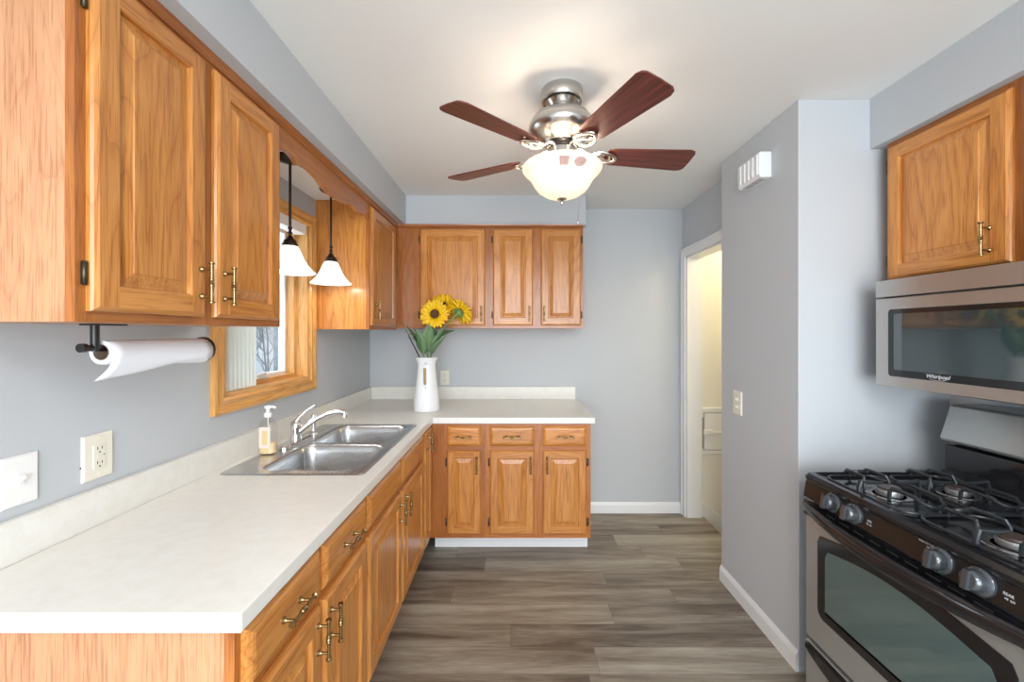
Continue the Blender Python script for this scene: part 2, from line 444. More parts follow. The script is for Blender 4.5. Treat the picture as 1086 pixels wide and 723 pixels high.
# left wall with window opening (Y 1.645-2.335, Z 1.184-2.04)
WY0, WY1, WZ0, WZ1 = 1.645, 2.335, 1.184, 2.045
b = MB(); b.cells([YR-0.1, WY0, WY1, YB+0.1], [0, WZ0, WZ1, ZC], XL, XL-0.185, {(1, 1)}, perm='yzx')
struct(b.build('wall_left', WALL), 'blue grey painted wall behind the sink counter', 'wall')
b = MB(); b.box(XL, 1.337, YB, YB+0.1, 0, ZC)
struct(b.build('wall_back', WALL), 'blue grey wall at the far end of the kitchen', 'wall')
b = MB(); b.box(XR, XR+0.12, YR-0.1, 1.76, 0, ZC)
struct(b.build('wall_right', WALL), 'blue grey wall behind the gas range', 'wall')
# pier between range and doorway
b = MB(); b.box(1.205, 1.337, 1.76, 2.42, 0, ZC); b.box(1.337, XR+0.12, 1.76, 2.42, 0, ZC)
struct(b.build('wall_pier', WALL, bevel=0.003), 'blue grey wall block beside the range carrying the light switch', 'wall')
# wall with doorway (opening Y 2.50-3.235, Z 0-2.04)
b = MB(); b.cells([2.42, 2.50, 3.235, YB+0.1], [0, 2.04, ZC], 1.337, 1.452, {(1, 0)}, perm='yzx')
struct(b.build('wall_doorway', WALL), 'short grey wall with the doorway to the basement stairs', 'wall')
# rear wall with an opening for the unseen window added for fill
b = MB(); b.cells([XL-0.28, -0.95, 1.65, XR+0.12], [0, 0.2, 2.3, ZC], YR, YR-0.1, {(1, 1)}, perm='xzy')
struct(b.build('wall_rear', WALL))
r = thing('window_2', 'wide white framed window added unseen behind the camera', 'window', (0.35, YR-0.05, 0.2), kind='structure')
b = MB()
for x in (-1.3, -0.03, 1.24): b.box(x, x+0.06, -0.03, 0.03, 0, 2.1)
b.box(-1.3, 1.3, -0.03, 0.03, 0, 0.06); b.box(-1.3, 1.3, -0.03, 0.03, 2.04, 2.1)
b.build('frame', WHITE, r)
b = MB(); b.box(-1.24, 1.24, -0.003, 0.003, 0.06, 2.04); b.build('pane', PANE, r)

# soffits
ZS = 2.226
b = MB(); b.cells([XL, -0.797, 0.508], [YR, 2.995, YB], ZS, ZC, {(1, 0)})
struct(b.build('trim_1', WALL), 'grey painted soffit over the left and back wall cabinets', 'soffit')
b = MB(); b.box(1.509, XR, YR, 1.76, ZS, ZC)
struct(b.build('trim_2', WALL), 'pale blue soffit above the cabinet over the microwave', 'soffit')
# white underside of soffit over the sink
b = MB(); b.box(XL, -0.88, 1.51, 2.415, ZS-0.004, ZS)
struct(b.build('trim_3', CEIL), 'white underside panel of the soffit over the sink', 'soffit')

# baseboards
def bboard(name, p0, p1, nrm, h=0.088, t=0.012, z=0):
    d = Vector((p1[0]-p0[0], p1[1]-p0[1])); L_ = d.length; a = math.atan2(d.y, d.x)
    prof = [(0, 0), (-t, 0), (-t, h-0.022), (-t*0.6, h-0.008), (-t*0.35, h), (0, h)]
    mb = MB(); mb.prism(prof, 'x', 0, L_)
    o = mb.build(name, WHITE, loc=(p0[0], p0[1], z), rot=(0, 0, a))
    return struct(o)
tag(bboard('baseboard_back', (0.488, YB), (1.325, YB), 0), 'white baseboard along the back wall')
tag(bboard('baseboard_pier', (1.205, 2.42), (1.205, 1.76), 0), 'white baseboard along the wall beside the range')
tag(bboard('baseboard_pier_end', (1.337, 2.42), (1.205, 2.42), 0, h=0.088), 'short white baseboard at the end of the wall block')

# doorway casing (a structure thing)
d = thing('door_1', 'white cased doorway to the basement stairs', 'doorway', (1.337, 2.868, 0), kind='structure')
b = MB()
y0, y1, cw = -0.368, 0.367, 0.066
prof = lambda a, bb: None
b.box(-0.016, 0, y1, y1+cw, 0, 2.04+cw); b.box(-0.022, 0, y1+cw-0.018, y1+cw, 0, 2.04+cw)
b.box(-0.016, 0, y0-cw, y0, 0, 2.04+cw); b.box(-0.022, 0, y0-cw, y0-cw+0.018, 0, 2.04+cw)
b.box(-0.016, 0, y0, y1, 2.04, 2.04+cw); b.box(-0.022, 0, y0-cw+0.018, y1+cw-0.018, 2.04+cw-0.018, 2.04+cw)
b.build('casing', WHITE, d, bevel=0.003)
b = MB(); b.box(0, 0.118, y1-0.012, y1, 0, 2.04); b.box(0, 0.118, y0, y0+0.012, 0, 2.04); b.box(0, 0.118, y0, y1, 2.028, 2.04)
b.build('jamb', WHITE, d, bevel=0.002)

# stairwell beyond the doorway
b = MB(); b.box(1.452, 2.9, 3.262, 3.36, -1.6, ZC)
struct(b.build('wall_stair_back', CREAM), 'cream wall of the stairwell seen through the doorway', 'wall')
b = MB(); b.box(2.8, 2.9, 2.36, 3.262, -1.6, ZC)
struct(b.build('wall_stair_end', CREAM))
b = MB(); b.box(1.452, 2.8, 2.42, 2.45, -1.6, ZC)
struct(b.build('wall_stair_front', CREAM))
b = MB()
for k in range(7):
    b.box(1.462+0.25*k, 1.462+0.25*(k+1)+0.02, 2.45, 3.262, -0.19*(k+1)-0.03, -0.19*(k+1))
    b.box(1.462+0.25*k, 1.475+0.25*k, 2.45, 3.262, -0.19*(k+1), -0.19*k-0.001)
struct(b.build('floor_stairs', FLOOR), 'stairs going down beyond the doorway', 'stairs')
# sloping skirt board on the stair wall
b = MB(); b.prism([(1.453, 0.105), (1.475, 0.105), (2.75, -0.86), (2.75, -1.02), (1.453, -0.04)], 'y', 3.246, 3.262)
struct(b.build('baseboard_stairs', WHITE, bevel=0.003), 'white skirt board sloping down along the basement stairs', 'baseboard')
point('stairwell_ceiling_light', (2.0, 2.85, 2.2), 10, (1.0, 0.82, 0.50), 0.07)
# chute door on stair wall
c = thing('chute_door', 'small white access door on the stairwell wall', 'access door', (1.46, 3.262, 0.52))
b = MB(); b.box(0.0, 0.36, -0.012, 0, -0.03, 0.0); b.box(0.0, 0.36, -0.018, 0, 0.30, 0.335); b.box(0.0, 0.018, -0.012, 0, 0, 0.30); b.box(0.345, 0.36, -0.012, 0, 0, 0.30)
b.build('frame', WHITE, c, bevel=0.002)
b = MB(); b.box(0.024, 0.34, -0.016, -0.002, 0.006, 0.292); b.build('door_leaf', WHITE, c, bevel=0.003)
b = MB(); b.box(0.012, 0.085, -0.030, -0.016, 0.125, 0.165); b.tube([(0.08, -0.026, 0.145), (0.11, -0.034, 0.147), (0.165, -0.030, 0.145)], 0.006)
b.build('latch', WPLAST, c, bevel=0.003)
b = MB(); b.box(0.003, 0.016, -0.019, -0.012, 0.02, 0.26); b.build('hinge', simple('grey_hinge', (0.45,0.45,0.45), 0.4, 0.6), c)

# ------------------------------------------------------------------ window over the sink
w = thing('window_1', 'golden oak framed casement window over the sink', 'window', (XL, (WY0+WY1)/2, WZ0), kind='structure')
WW, WH = (WY1-WY0), (WZ1-WZ0); cy0, cy1 = -WW/2, WW/2; CW = 0.062
def casing_piece(a, b_, inner, vert):
    pass
b = MB()
prof = [(0.0, 0.006), (0.010, 0.016), (0.030, 0.012), (0.048, 0.020), (CW, 0.018), (CW, 0.0)]   # distance from opening, projection
loops = []
for (d_, p_) in [(0.0, 0.0)] + prof:
    loops.append([(p_, cy0-d_, -d_), (p_, cy1+d_, -d_), (p_, cy1+d_, WH+d_), (p_, cy0-d_, WH+d_)])
for i in range(len(loops)-1):
    for j in range(4):
        k = (j+1) % 4
        b.add([loops[i][j], loops[i][k], loops[i+1][k], loops[i+1][j]], [(0,1,2,3)], 1 if j in (0, 2) else 0, False)
b.build('casing', [WOAKV, WOAKH], w)
b = MB()   # jamb lining + inner stop
t = 0.016
for (x0, x1, t0) in ((-0.135, 0.004, t), (-0.135, -0.062, t+0.022)):
    b.box(x0, x1, cy0, cy0+t0, 0, WH, 0); b.box(x0, x1, cy1-t0, cy1, 0, WH, 0)
    b.box(x0, x1, cy0+t0, cy1-t0, 0, t0, 1); b.box(x0, x1, cy0+t0, cy1-t0, WH-t0, WH, 1)
b.build('jamb', [WOAKV, WOAKH], w, bevel=0.002)
b = MB()
a0, a1, z0, z1, sw = cy0+t+0.022, cy1-t-0.022, t+0.022, WH-t-0.022, 0.016
b.box(-0.140, -0.105, a0, a0+sw, z0, z1); b.box(-0.140, -0.105, a1-sw, a1, z0, z1); b.box(-0.140, -0.105, a0+sw, a1-sw, z0, z0+sw); b.box(-0.140, -0.105, a0+sw, a1-sw, z1-sw, z1)
b.build('sash', WHITE, w, bevel=0.002)
b = MB(); b.box(-0.126, -0.122, a0+sw, a1-sw, z0+sw, z1-sw); b.build('pane', PANE, w)
b = MB()   # masonry return outside
b.box(-0.19, -0.141, cy0, cy0+0.012, 0, WH); b.box(-0.19, -0.141, cy1-0.012, cy1, 0, WH); b.box(-0.20, -0.141, cy0+0.012, cy1-0.012, 0, 0.012)
b.box(-0.19, -0.141, cy0+0.012, cy1-0.012, WH-0.012, WH)
b.build('masonry_return', STONE, w)
b = MB()
b.box(-0.098, -0.058, -0.02, 0.075, 0.038, 0.056); b.tube([(-0.07, 0.05, 0.058), (-0.050, 0.03, 0.066), (-0.045, -0.05, 0.060)], 0.006)
b.lathe([(0.009, 0), (0.010, 0.012), (0.006, 0.016)], (-0.045, -0.052, 0.052), seg=12)
b.build('crank_handle', simple('pale_crank_handle', (0.72, 0.71, 0.67), 0.35), w, bevel=0.004)
# vertical blinds gathered on the near side and their head rail
v = thing('vertical_blind', 'white vertical blind gathered at the left side of the sink window', 'blind', (XL-0.03, WY0+0.03, WZ0+0.02))
for k in range(8):
    b = MB(); pts = []
    yk = 0.012 + 0.026*k
    arc = [(-0.022+0.044*i/6, 0.006*math.sin(PI*i/6)) for i in range(7)]
    rot = math.radians(32)
    arc = [(p*math.cos(rot)-q*math.sin(rot), p*math.sin(rot)+q*math.cos(rot)) for p, q in arc]
    b.loft([[(p, yk+q, 0.0) for p, q in arc] + [(p+0.0012, yk+q-0.0012, 0.0) for p, q in arc[::-1]], [(p, yk+q, 0.785) for p, q in arc] + [(p+0.0012, yk+q-0.0012, 0.785) for p, q in arc[::-1]]], True, True, True)
    b.build('vane', BLIND, v)
b = MB(); b.box(-0.028, 0.036, -0.012, 0.626, 0.785, 0.84)
b.build('head_rail', WPLAST, v, bevel=0.003)

# outside: snow and bare trees
b = MB(); b.box(-30, XL-0.30, -8, 30, -0.6, -0.5)
struct(b.build('ground', SNOW), 'snow covered ground outside the window', 'ground')
def bare_tree(name, loc, h, seed, label, levels=4):
    rnd = random.Random(seed); mb = MB()
    def br(p, d, L_, r, lv):
        pts = [p]; q = p.copy(); dd = d.copy()
        for i in range(4):
            dd = (dd + Vector((rnd.uniform(-.16,.16), rnd.uniform(-.16,.16), rnd.uniform(-.04,.10)))).normalized()
            q = q + dd*L_/4; pts.append(q.copy())
        mb.tube(pts, [r*(1-0.55*i/4) for i in range(5)], seg=5, caps=False)
        if lv == 0: return
        for k in range(6 if lv > 1 else 5):
            s_ = pts[rnd.choice((1,2,3,4))]; a = rnd.uniform(0, 2*PI); sp_ = rnd.uniform(0.5, 1.0)
            nd = (dd + Vector((math.cos(a)*sp_, math.sin(a)*sp_, rnd.uniform(-.1,.4)))).normalized()
            br(s_, nd, L_*rnd.uniform(0.5,0.75), r*0.5, lv-1)
    br(Vector((0,0,0)), Vector((0,0,1)), h*0.5, h*0.0065, levels)
    o = mb.build(name, BARK, loc=loc, weld=False)
    return tag(o, label, 'tree', 'bare trees outside the window')
TL = 'bare leafless tree in the snow outside the sink window'
bare_tree('bare_tree', (-6.0, 10.0, -0.5), 4.6, 3, TL)
bare_tree('bare_tree', (-12.6, 21.0, -0.5), 6.5, 11, TL)
bare_tree('bare_tree', (-9.6, 15.2, -0.5), 5.2, 21, TL)

# ------------------------------------------------------------------ cabinets
hb = MB()   # cabinet pull, vertical, mounting face at y=0, bar at y=-0.028
hl = 0.054
hb.lathe([(0.0001,-hl),(0.0075,-hl),(0.0078,-hl+0.003),(0.0045,-hl+0.006),(0.0042,-0.012),(0.0062,-0.010),(0.0066,-0.006),(0.0052,-0.004),(0.0072,0),(0.0052,0.004),(0.0066,0.006),(0.0062,0.010),(0.0042,0.012),(0.0045,hl-0.006),(0.0078,hl-0.003),(0.0075,hl),(0.0001,hl)], (0,-0.030,0), seg=14)
for s_ in (-1, 1):
    hb.lathe([(0.0078,0.0),(0.0080,0.004),(0.0048,0.007),(0.0038,0.012),(0.0038,0.030)], (0,0,s_*0.036), axis='-y', seg=12)
HANDLE_ME = hb.build('handle', BRASS)
hg = MB(); hg.box(-0.004, 0.010, -0.004, 0.0, -0.022, 0.022); hg.lathe([(0.004,-0.024),(0.0045,0.024)], (-0.001,-0.005,0), seg=8)
HINGE = hg.build('hinge', DBRASS)
proto = [HANDLE_ME, HINGE]

def panel_mesh(w_, h_, slab=False, st=0.052):
    b = MB(); T = 0.019
    if slab: rings = [(0,0),(0,-0.008),(0.004,-0.012),(0.012,-T+0.002),(0.020,-T)]
    else: rings = [(0,0),(0,-0.009),(0.003,-0.014),(0.010,-T),(st,-T),(st+0.004,-T+0.003),(st+0.006,-T+0.011),(st+0.011,-T+0.011),(st+0.034,-T+0.0035),(st+0.036,-T+0.0015)]
    def R(i, y): return [(i,y,i),(w_-i,y,i),(w_-i,y,h_-i),(i,y,h_-i)]
    for k in range(len(rings)-1):
        (i0,y0),(i1,y1) = rings[k], rings[k+1]
        if not slab and k == 3:   # flat frame: stiles run full height, rails between (butt joints)
            y = y0; a, c = i0, i1
            b.add([(a,y,a),(c,y,a),(c,y,h_-a),(a,y,h_-a)], [(0,1,2,3)], 0)
            b.add([(w_-c,y,a),(w_-a,y,a),(w_-a,y,h_-a),(w_-c,y,h_-a)], [(0,1,2,3)], 0)
            b.add([(c,y,a),(w_-c,y,a),(w_-c,y,c),(c,y,c)], [(0,1,2,3)], 1)
            b.add([(c,y,h_-c),(w_-c,y,h_-c),(w_-c,y,h_-a),(c,y,h_-a)], [(0,1,2,3)], 1)
            continue
        A, B = R(i0,y0), R(i1,y1)
        for j in range(4):
            kk = (j+1) % 4
            mat = (1 if j in (0,2) else 0) if not slab else 1
            if not slab and k > 5: mat = 0
            b.add([A[j],A[kk],B[kk],B[j]], [(0,1,2,3)], mat)
    i, y = rings[-1]
    b.add(R(i,y), [(0,1,2,3)], 1 if slab else 0)
    b.add(R(0,0), [(3,2,1,0)], 0)
    return b

def door(cab, x0, x1, z0, z1, handle=None, hinge=None, slab=False, name='door', st=0.052, hz=None):
    w_, h_ = x1-x0, z1-z0
    o = panel_mesh(w_, h_, slab, st).build(name, [OAKV, OAKH], cab, loc=(x0, -0.0005, z0), weld=False)
    if handle == 'c': inst(HANDLE_ME, o, (w_/2, -0.018, h_/2), (0, PI/2, 0), 'handle')
    elif handle: inst(HANDLE_ME, o, (handle-x0, -0.018, hz-z0), (0,0,0), 'handle')
    if hinge:
        for zz in (0.075, h_-0.075):
            if hinge == 'l': inst(HINGE, o, (-0.006, 0, zz), (0,0,0), 'hinge')
            else: inst(HINGE, o, (w_+0.006, 0, zz), (0,0,PI) if False else (0,0,0), 'hinge')
    return o

def cabinet(name, label, cat, loc, rz, w_, h_, d_, cols, rails, group=None, side_l=None, kick=None, kickmat=None, trim=False, fr=0.019, ends=0.0, trim_ext=(0,0), side=None):
    c = thing(name, label, cat, loc, rz, group)
    b = MB(); b.box(0.0, w_, fr, d_, 0, h_); b.build('body', side or OAKV, c)
    # face frame: stiles at cols [(x0,x1)...], rails [(z0,z1)...] between
    b = MB()
    for (x0, x1) in cols: b.box(x0, x1, 0, fr, 0, h_, 0)
    for i in range(len(cols)-1):
        for (z0, z1) in rails: b.box(cols[i][1], cols[i+1][0], 0, fr, z0, z1, 1)
        b.box(cols[i][1], cols[i+1][0], fr*0.6, fr, rails[0][0], rails[-1][1], 0)
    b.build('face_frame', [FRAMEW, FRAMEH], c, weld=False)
    if kick:
        kz, kd, kx0, kx1 = kick
        b = MB(); b.box(kx0, kx1, kd, d_, -kz, 0); b.build('toe_kick', kickmat or FRAMEH, c)
    if trim:
        b = MB(); b.prism([(0.002,h_-0.026),(-0.006,h_-0.024),(-0.016,h_-0.010),(-0.018,h_),(0.002,h_)], 'x', -trim_ext[0], w_+trim_ext[1]); b.build('top_moulding', TRIMW, c)
    return c

# --- wall cabinets
ZU = 1.466; HU = ZS-ZU
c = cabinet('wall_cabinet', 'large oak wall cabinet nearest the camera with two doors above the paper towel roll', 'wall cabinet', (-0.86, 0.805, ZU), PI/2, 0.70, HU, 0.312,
    [(0,0.032),(0.305,0.375),(0.66,0.70)], [(0,0.032),(HU-0.05,HU)], 'oak wall cabinets', trim=True, side=PLY_LIT)
door(c, 0.020, 0.322, 0.022, 0.722, 0.298, 'l', hz=0.112); door(c, 0.360, 0.672, 0.022, 0.722, 0.386, 'r', hz=0.112)
c = cabinet('wall_cabinet', 'oak corner wall cabinet with one door to the right of the sink pendants', 'wall cabinet', (-0.86, 2.42, ZU), PI/2, 0.56, HU, 0.312,
    [(0,0.03),(0.47,0.56)], [(0,0.032),(HU-0.05,HU)], 'oak wall cabinets', trim=True, trim_ext=(0,0))
door(c, 0.014, 0.482, 0.022, 0.722, 0.05, None, hz=0.112)
ZUB = 1.477; HUB = ZS-ZUB
c = cabinet('wall_cabinet', 'oak wall cabinet with one wide door above the sunflowers', 'wall cabinet', (-0.86, 2.98, ZUB), 0, 0.671, HUB, 0.336,
    [(0,0.182),(0.628,0.671)], [(0,0.032),(HUB-0.05,HUB)], 'oak wall cabinets', trim=True)
door(c, 0.170, 0.639, 0.022, 0.714, 0.613, 'l', hz=0.104)
c = cabinet('wall_cabinet', 'oak wall cabinet with two narrow doors at right end of back wall', 'wall cabinet', (-0.188, 2.98, ZUB), 0, 0.673, HUB, 0.336,
    [(0,0.034),(0.300,0.380),(0.645,0.673)], [(0,0.032),(HUB-0.05,HUB)], 'oak wall cabinets', trim=True)
door(c, 0.024, 0.311, 0.022, 0.714, 0.286, 'l', hz=0.104); door(c, 0.368, 0.656, 0.022, 0.714, 0.391, 'r', hz=0.104)
ZM = 1.652
HR = ZS-ZM
c = cabinet('wall_cabinet', 'short oak wall cabinet over the microwave with golden grain door', 'wall cabinet', (1.545, 1.715, ZM), -PI/2, 0.91, HR, 0.305,
    [(0,0.028),(0.42,0.49),(0.88,0.91)], [(0,0.03),(HR-0.04,HR)], 'oak wall cabinets', trim=False)
door(c, 0.012, 0.438, 0.012, HR-0.022, 0.385, 'l', hz=0.095); door(c, 0.474, 0.898, 0.012, HR-0.022, 0.53, 'r', hz=0.095)
# scalloped valance over the sink
prof = [(1.490,2.107),(1.520,2.114),(1.547,2.116),(1.567,2.114),(1.583,2.110),(1.600,2.099),(1.609,2.095),(1.625,2.104),(1.641,2.106),(1.670,2.110),(1.698,2.111),(1.730,2.108),(1.761,2.102),(1.790,2.093),(1.819,2.083),(1.860,2.079),(1.899,2.078),(1.95,2.079),(2.014,2.084),(2.06,2.094),(2.109,2.104),(2.142,2.101),(2.165,2.094),(2.180,2.089),(2.195,2.094),(2.228,2.102),(2.26,2.110),(2.289,2.111),(2.320,2.107),(2.345,2.098)]
k = 0.86/0.845
pr = [(p[0]*k, 1.444+(p[1]-1.444)*k) for p in prof]
Y0v, Y1v = 1.506, 2.419
s0, s1 = pr[0][0], pr[-1][0]
pr = [((p[0]-s0)/(s1-s0)*(Y1v-Y0v)-0.0, p[1]-ZU) for p in pr]
va = thing('window_valance', 'scalloped oak valance board bridging the cabinets above the sink', 'valance', (-0.86, Y0v, ZU), PI/2)
b = MB()
top = [(p[0], HU) for p in pr]
fr_l = [(p[0], 0.0, p[1]) for p in pr]; bk_l = [(p[0], 0.019, p[1]) for p in pr]
n_ = len(pr)
b.add(fr_l + [(t_[0], 0.0, t_[1]) for t_ in top], [(i, i+1, n_+i+1, n_+i) for i in range(n_-1)])
b.add(bk_l + [(t_[0], 0.019, t_[1]) for t_ in top], [(i+1, i, n_+i, n_+i+1) for i in range(n_-1)])
b.add(fr_l + bk_l, [(i+1, i, n_+i, n_+i+1) for i in range(n_-1)])
b.add([(p[0],0,p[1]) for p in top] + [(p[0],0.019,p[1]) for p in top], [(i, i+1, n_+i+1, n_+i) for i in range(n_-1)])
b.add([fr_l[0], bk_l[0], (top[0][0],0.019,top[0][1]), (top[0][0],0,top[0][1])], [(0,1,2,3)])
b.add([fr_l[-1], bk_l[-1], (top[-1][0],0.019,top[-1][1]), (top[-1][0],0,top[-1][1])], [(0,1,2,3)])
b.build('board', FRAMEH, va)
b = MB(); b.prism([(0.002,HU-0.026),(-0.006,HU-0.024),(-0.016,HU-0.010),(-0.018,HU),(0.002,HU)], 'x', 0, Y1v-Y0v); b.build('top_moulding', TRIMW, va)

# --- base cabinets
ZB = 0.152; HB = 0.876-ZB
DZ = (0.733-ZB, 0.857-ZB); OZ = (0.18-ZB, 0.706-ZB)
RB = [(0,0.036),(0.706-ZB-0.012,0.733-ZB+0.010),(0.857-ZB-0.006,HB)]
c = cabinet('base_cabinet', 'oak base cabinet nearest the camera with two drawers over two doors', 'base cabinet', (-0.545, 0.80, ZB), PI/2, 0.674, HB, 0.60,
    [(0,0.035),(0.305,0.358),(0.645,0.674)], RB, 'oak base cabinets', kick=(ZB, 0.08, 0.0, 0.674), kickmat=FRAMEH, side=PLY_LIT)
door(c, 0.017, 0.321, *DZ, handle='c', slab=True, name='drawer'); door(c, 0.343, 0.663, *DZ, handle='c', slab=True, name='drawer')
door(c, 0.017, 0.321, *OZ, handle=0.297, hinge='l', hz=0.630-ZB); door(c, 0.343, 0.663, *OZ, handle=0.372, hinge='r', hz=0.624-ZB)
c = cabinet('base_cabinet', 'oak sink base cabinet with two doors under plain false drawer fronts', 'base cabinet', (-0.545, 1.4745, ZB), PI/2, 0.915, HB-0.01, 0.60,
    [(0,0.03),(0.42,0.47),(0.885,0.915)], [(0,0.036),(0.706-ZB-0.012,0.733-ZB+0.010),(0.857-ZB-0.006,HB-0.01)], 'oak base cabinets', kick=(ZB, 0.08, 0.0, 0.915), kickmat=FRAMEH)
door(c, 0.014, 0.433, *DZ, slab=True, name='false_drawer_front'); door(c, 0.455, 0.897, *DZ, slab=True, name='false_drawer_front')
door(c, 0.014, 0.433, *OZ, handle=0.395, hinge='l', hz=0.63-ZB); door(c, 0.455, 0.897, *OZ, handle=0.490, hinge='r', hz=0.63-ZB)
# sink bowls drop into this cabinet: hollow it by shortening the body
for ch in c.children:
    if ch.name.startswith('body'):
        b = MB(); b.box(0,0.018,0.019,0.6,0,HB-0.01); b.box(0.897,0.915,0.019,0.6,0,HB-0.01); b.box(0.018,0.897,0.019,0.6,0,0.018); b.box(0.018,0.897,0.588,0.6,0.018,HB-0.01)
        tmp = b.build('body_tmp', PLY_LIT); ch.data = tmp.data; bpy.data.objects.remove(tmp)
c = cabinet('base_cabinet', 'narrow oak corner base cabinet with full height door beside the sink base', 'base cabinet', (-0.545, 2.39, ZB), PI/2, 0.214, HB, 0.60,
    [(0,0.03),(0.195,0.214)], [(0,0.036),(0.857-ZB-0.006,HB)], 'oak base cabinets', kick=(ZB, 0.08, 0.0, 0.214), kickmat=FRAMEH)
door(c, 0.024, 0.200, OZ[0], DZ[1], handle=0.06, st=0.038, hz=0.79-ZB)
c = cabinet('base_cabinet', 'oak base cabinet at the inside corner with one drawer over one narrow door', 'base cabinet', (-0.545, 2.605, ZB), 0, 0.3515, HB, 0.70,
    [(0,0.120),(0.318,0.3515)], RB, 'oak base cabinets', kick=(ZB, 0.185, 0.0, 0.3515), kickmat=WHITE)
door(c, 0.113, 0.326, *DZ, handle='c', slab=True, name='drawer'); door(c, 0.113, 0.326, *OZ, handle=0.301, hinge='l', st=0.042, hz=0.624-ZB)
c = cabinet('base_cabinet', 'oak base cabinet at right end of back wall with two drawers and two doors', 'base cabinet', (-0.193, 2.605, ZB), 0, 0.665, HB, 0.70,
    [(0,0.038),(0.298,0.375),(0.630,0.665)], RB, 'oak base cabinets', kick=(ZB, 0.185, 0.0, 0.677), kickmat=WHITE)
door(c, 0.030, 0.309, *DZ, handle='c', slab=True, name='drawer'); door(c, 0.363, 0.638, *DZ, handle='c', slab=True, name='drawer')
door(c, 0.030, 0.309, *OZ, handle=0.285, hinge='l', st=0.048, hz=0.624-ZB); door(c, 0.363, 0.638, *OZ, handle=0.389, hinge='r', st=0.048, hz=0.624-ZB)
for o in proto: bpy.data.objects.remove(o)

# ------------------------------------------------------------------ countertop
ct = thing('countertop', 'cream laminate L-shaped countertop running along two walls', 'countertop', (0, 0, 0.876))
SX0, SX1, SY0, SY1 = -1.100, -0.580, 1.550, 2.368
b = MB()
b.cells([XL+0.001, SX0, SX1, -0.519, 0.497], [0.78, SY0, SY1, 2.585, YB-0.001], 0, 0.038, {(1,1),(3,0),(3,1),(3,2)})
b.build('counter_slab', LAM, ct, bevel=0.003)
b = MB(); b.box(XL+0.001, XL+0.021, 0.78, YB-0.001, 0.038, 0.138); b.box(XL+0.021, 0.497-0.02, YB-0.021, YB-0.001, 0.038, 0.138)
b.build('backsplash', LAM, ct, bevel=0.003)

# ------------------------------------------------------------------ sink
sk = thing('kitchen_sink', 'stainless steel double bowl drop-in sink', 'sink', (0, 0, 0.914))
bm = bmesh.new()
def ringv(pts): return [bm.verts.new(p) for p in pts]
def edges_loop(vs): return [bm.edges.new((vs[i], vs[(i+1) % len(vs)])) for i in range(len(vs))]
zt = 0.005
outer = ringv(rrect(-1.108, -0.572, 1.541, 2.378, 0.018, zt, 5))
outer_low = ringv(rrect(-1.112, -0.568, 1.537, 2.382, 0.020, 0.0005, 5))
bowls = [(-0.995, -0.603, 1.578, 1.946), (-0.995, -0.603, 1.978, 2.345)]
es = edges_loop(outer); tops = []
for (x0, x1, y0, y1) in bowls:
    t_ = ringv(rrect(x0, x1, y0, y1, 0.06, zt, 8)); tops.append(t_); es += edges_loop(t_)
bmesh.ops.triangle_fill(bm, use_beauty=True, use_dissolve=False, edges=es)
n_ = len(outer)
for i in range(n_): bm.faces.new((outer[i], outer[(i+1) % n_], outer_low[(i+1) % n_], outer_low[i]))
for (x0, x1, y0, y1), t_ in zip(bowls, tops):
    prev = t_
    for ins, z_, r_ in ((0.004, zt-0.002, 0.058), (0.008, zt-0.008, 0.056), (0.014, -0.03, 0.054), (0.020, -0.12, 0.05), (0.028, -0.155, 0.045), (0.05, -0.172, 0.03), (0.10, -0.176, 0.02)):
        cur = ringv(rrect(x0+ins, x1-ins, y0+ins, y1-ins, r_, z_, 8)); m_ = len(cur)
        for i in range(m_):
            f = bm.faces.new((prev[i], prev[(i+1) % m_], cur[(i+1) % m_], cur[i])); f.smooth = True
        prev = cur
    f = bm.faces.new(prev); f.smooth = True
bmesh.ops.recalc_face_normals(bm, faces=bm.faces)
me = bpy.data.meshes.new('basin'); bm.to_mesh(me); bm.free(); me.materials.append(STEELS)
o = bpy.data.objects.new('basin', me); COL.objects.link(o); o.parent = sk
for (x0, x1, y0, y1) in bowls:
    b = MB(); b.lathe([(0.043,0.0),(0.042,0.003),(0.034,0.003),(0.028,-0.001),(0.006,-0.001),(0.006,0.006),(0.0001,0.008)], ((x0+x1)/2, (y0+y1)/2, -0.1755), seg=28)
    b.build('drain_strainer', CHROME, sk)

# ------------------------------------------------------------------ faucet
fa = thing('kitchen_faucet', 'chrome single lever kitchen faucet behind the sink bowls', 'faucet', (-1.052, 1.975, 0.9195))
b = MB(); b.loft([rrect(-0.028, 0.028, -0.125, 0.125, 0.027, 0, 8), rrect(-0.028, 0.028, -0.125, 0.125, 0.027, 0.008, 8), rrect(-0.022, 0.022, -0.115, 0.115, 0.021, 0.014, 8)], True, True, True, smooth=False)
b.build('deck_plate', CHROME, fa, bevel=0.002)
b = MB(); b.lathe([(0.026,0.012),(0.025,0.03),(0.022,0.045),(0.023,0.06),(0.026,0.075),(0.025,0.090),(0.017,0.103),(0.0001,0.108)], seg=28); b.build('valve_body', CHROME, fa)
sp = [(0.015,0.005,0.055),(0.04,0.02,0.078),(0.075,0.038,0.105),(0.115,0.058,0.126),(0.150,0.073,0.134),(0.180,0.085,0.133),(0.196,0.090,0.127)]
b = MB(); b.tube(sp, [0.016,0.0145,0.013,0.012,0.011,0.0115,0.013], seg=16); b.lathe([(0.0135,0.0),(0.0135,0.022),(0.011,0.026)], (0.196,0.090,0.103), seg=18); b.build('spout', CHROME, fa)
lv = [(0.0,0.0,0.098),(0.018,0.004,0.125),(0.042,0.010,0.148),(0.066,0.016,0.164),(0.084,0.020,0.174)]
b = MB(); b.tube(lv, [0.017,0.012,0.0075,0.0065,0.009], seg=14, flat=0.75); b.build('lever_handle', CHROME, fa)
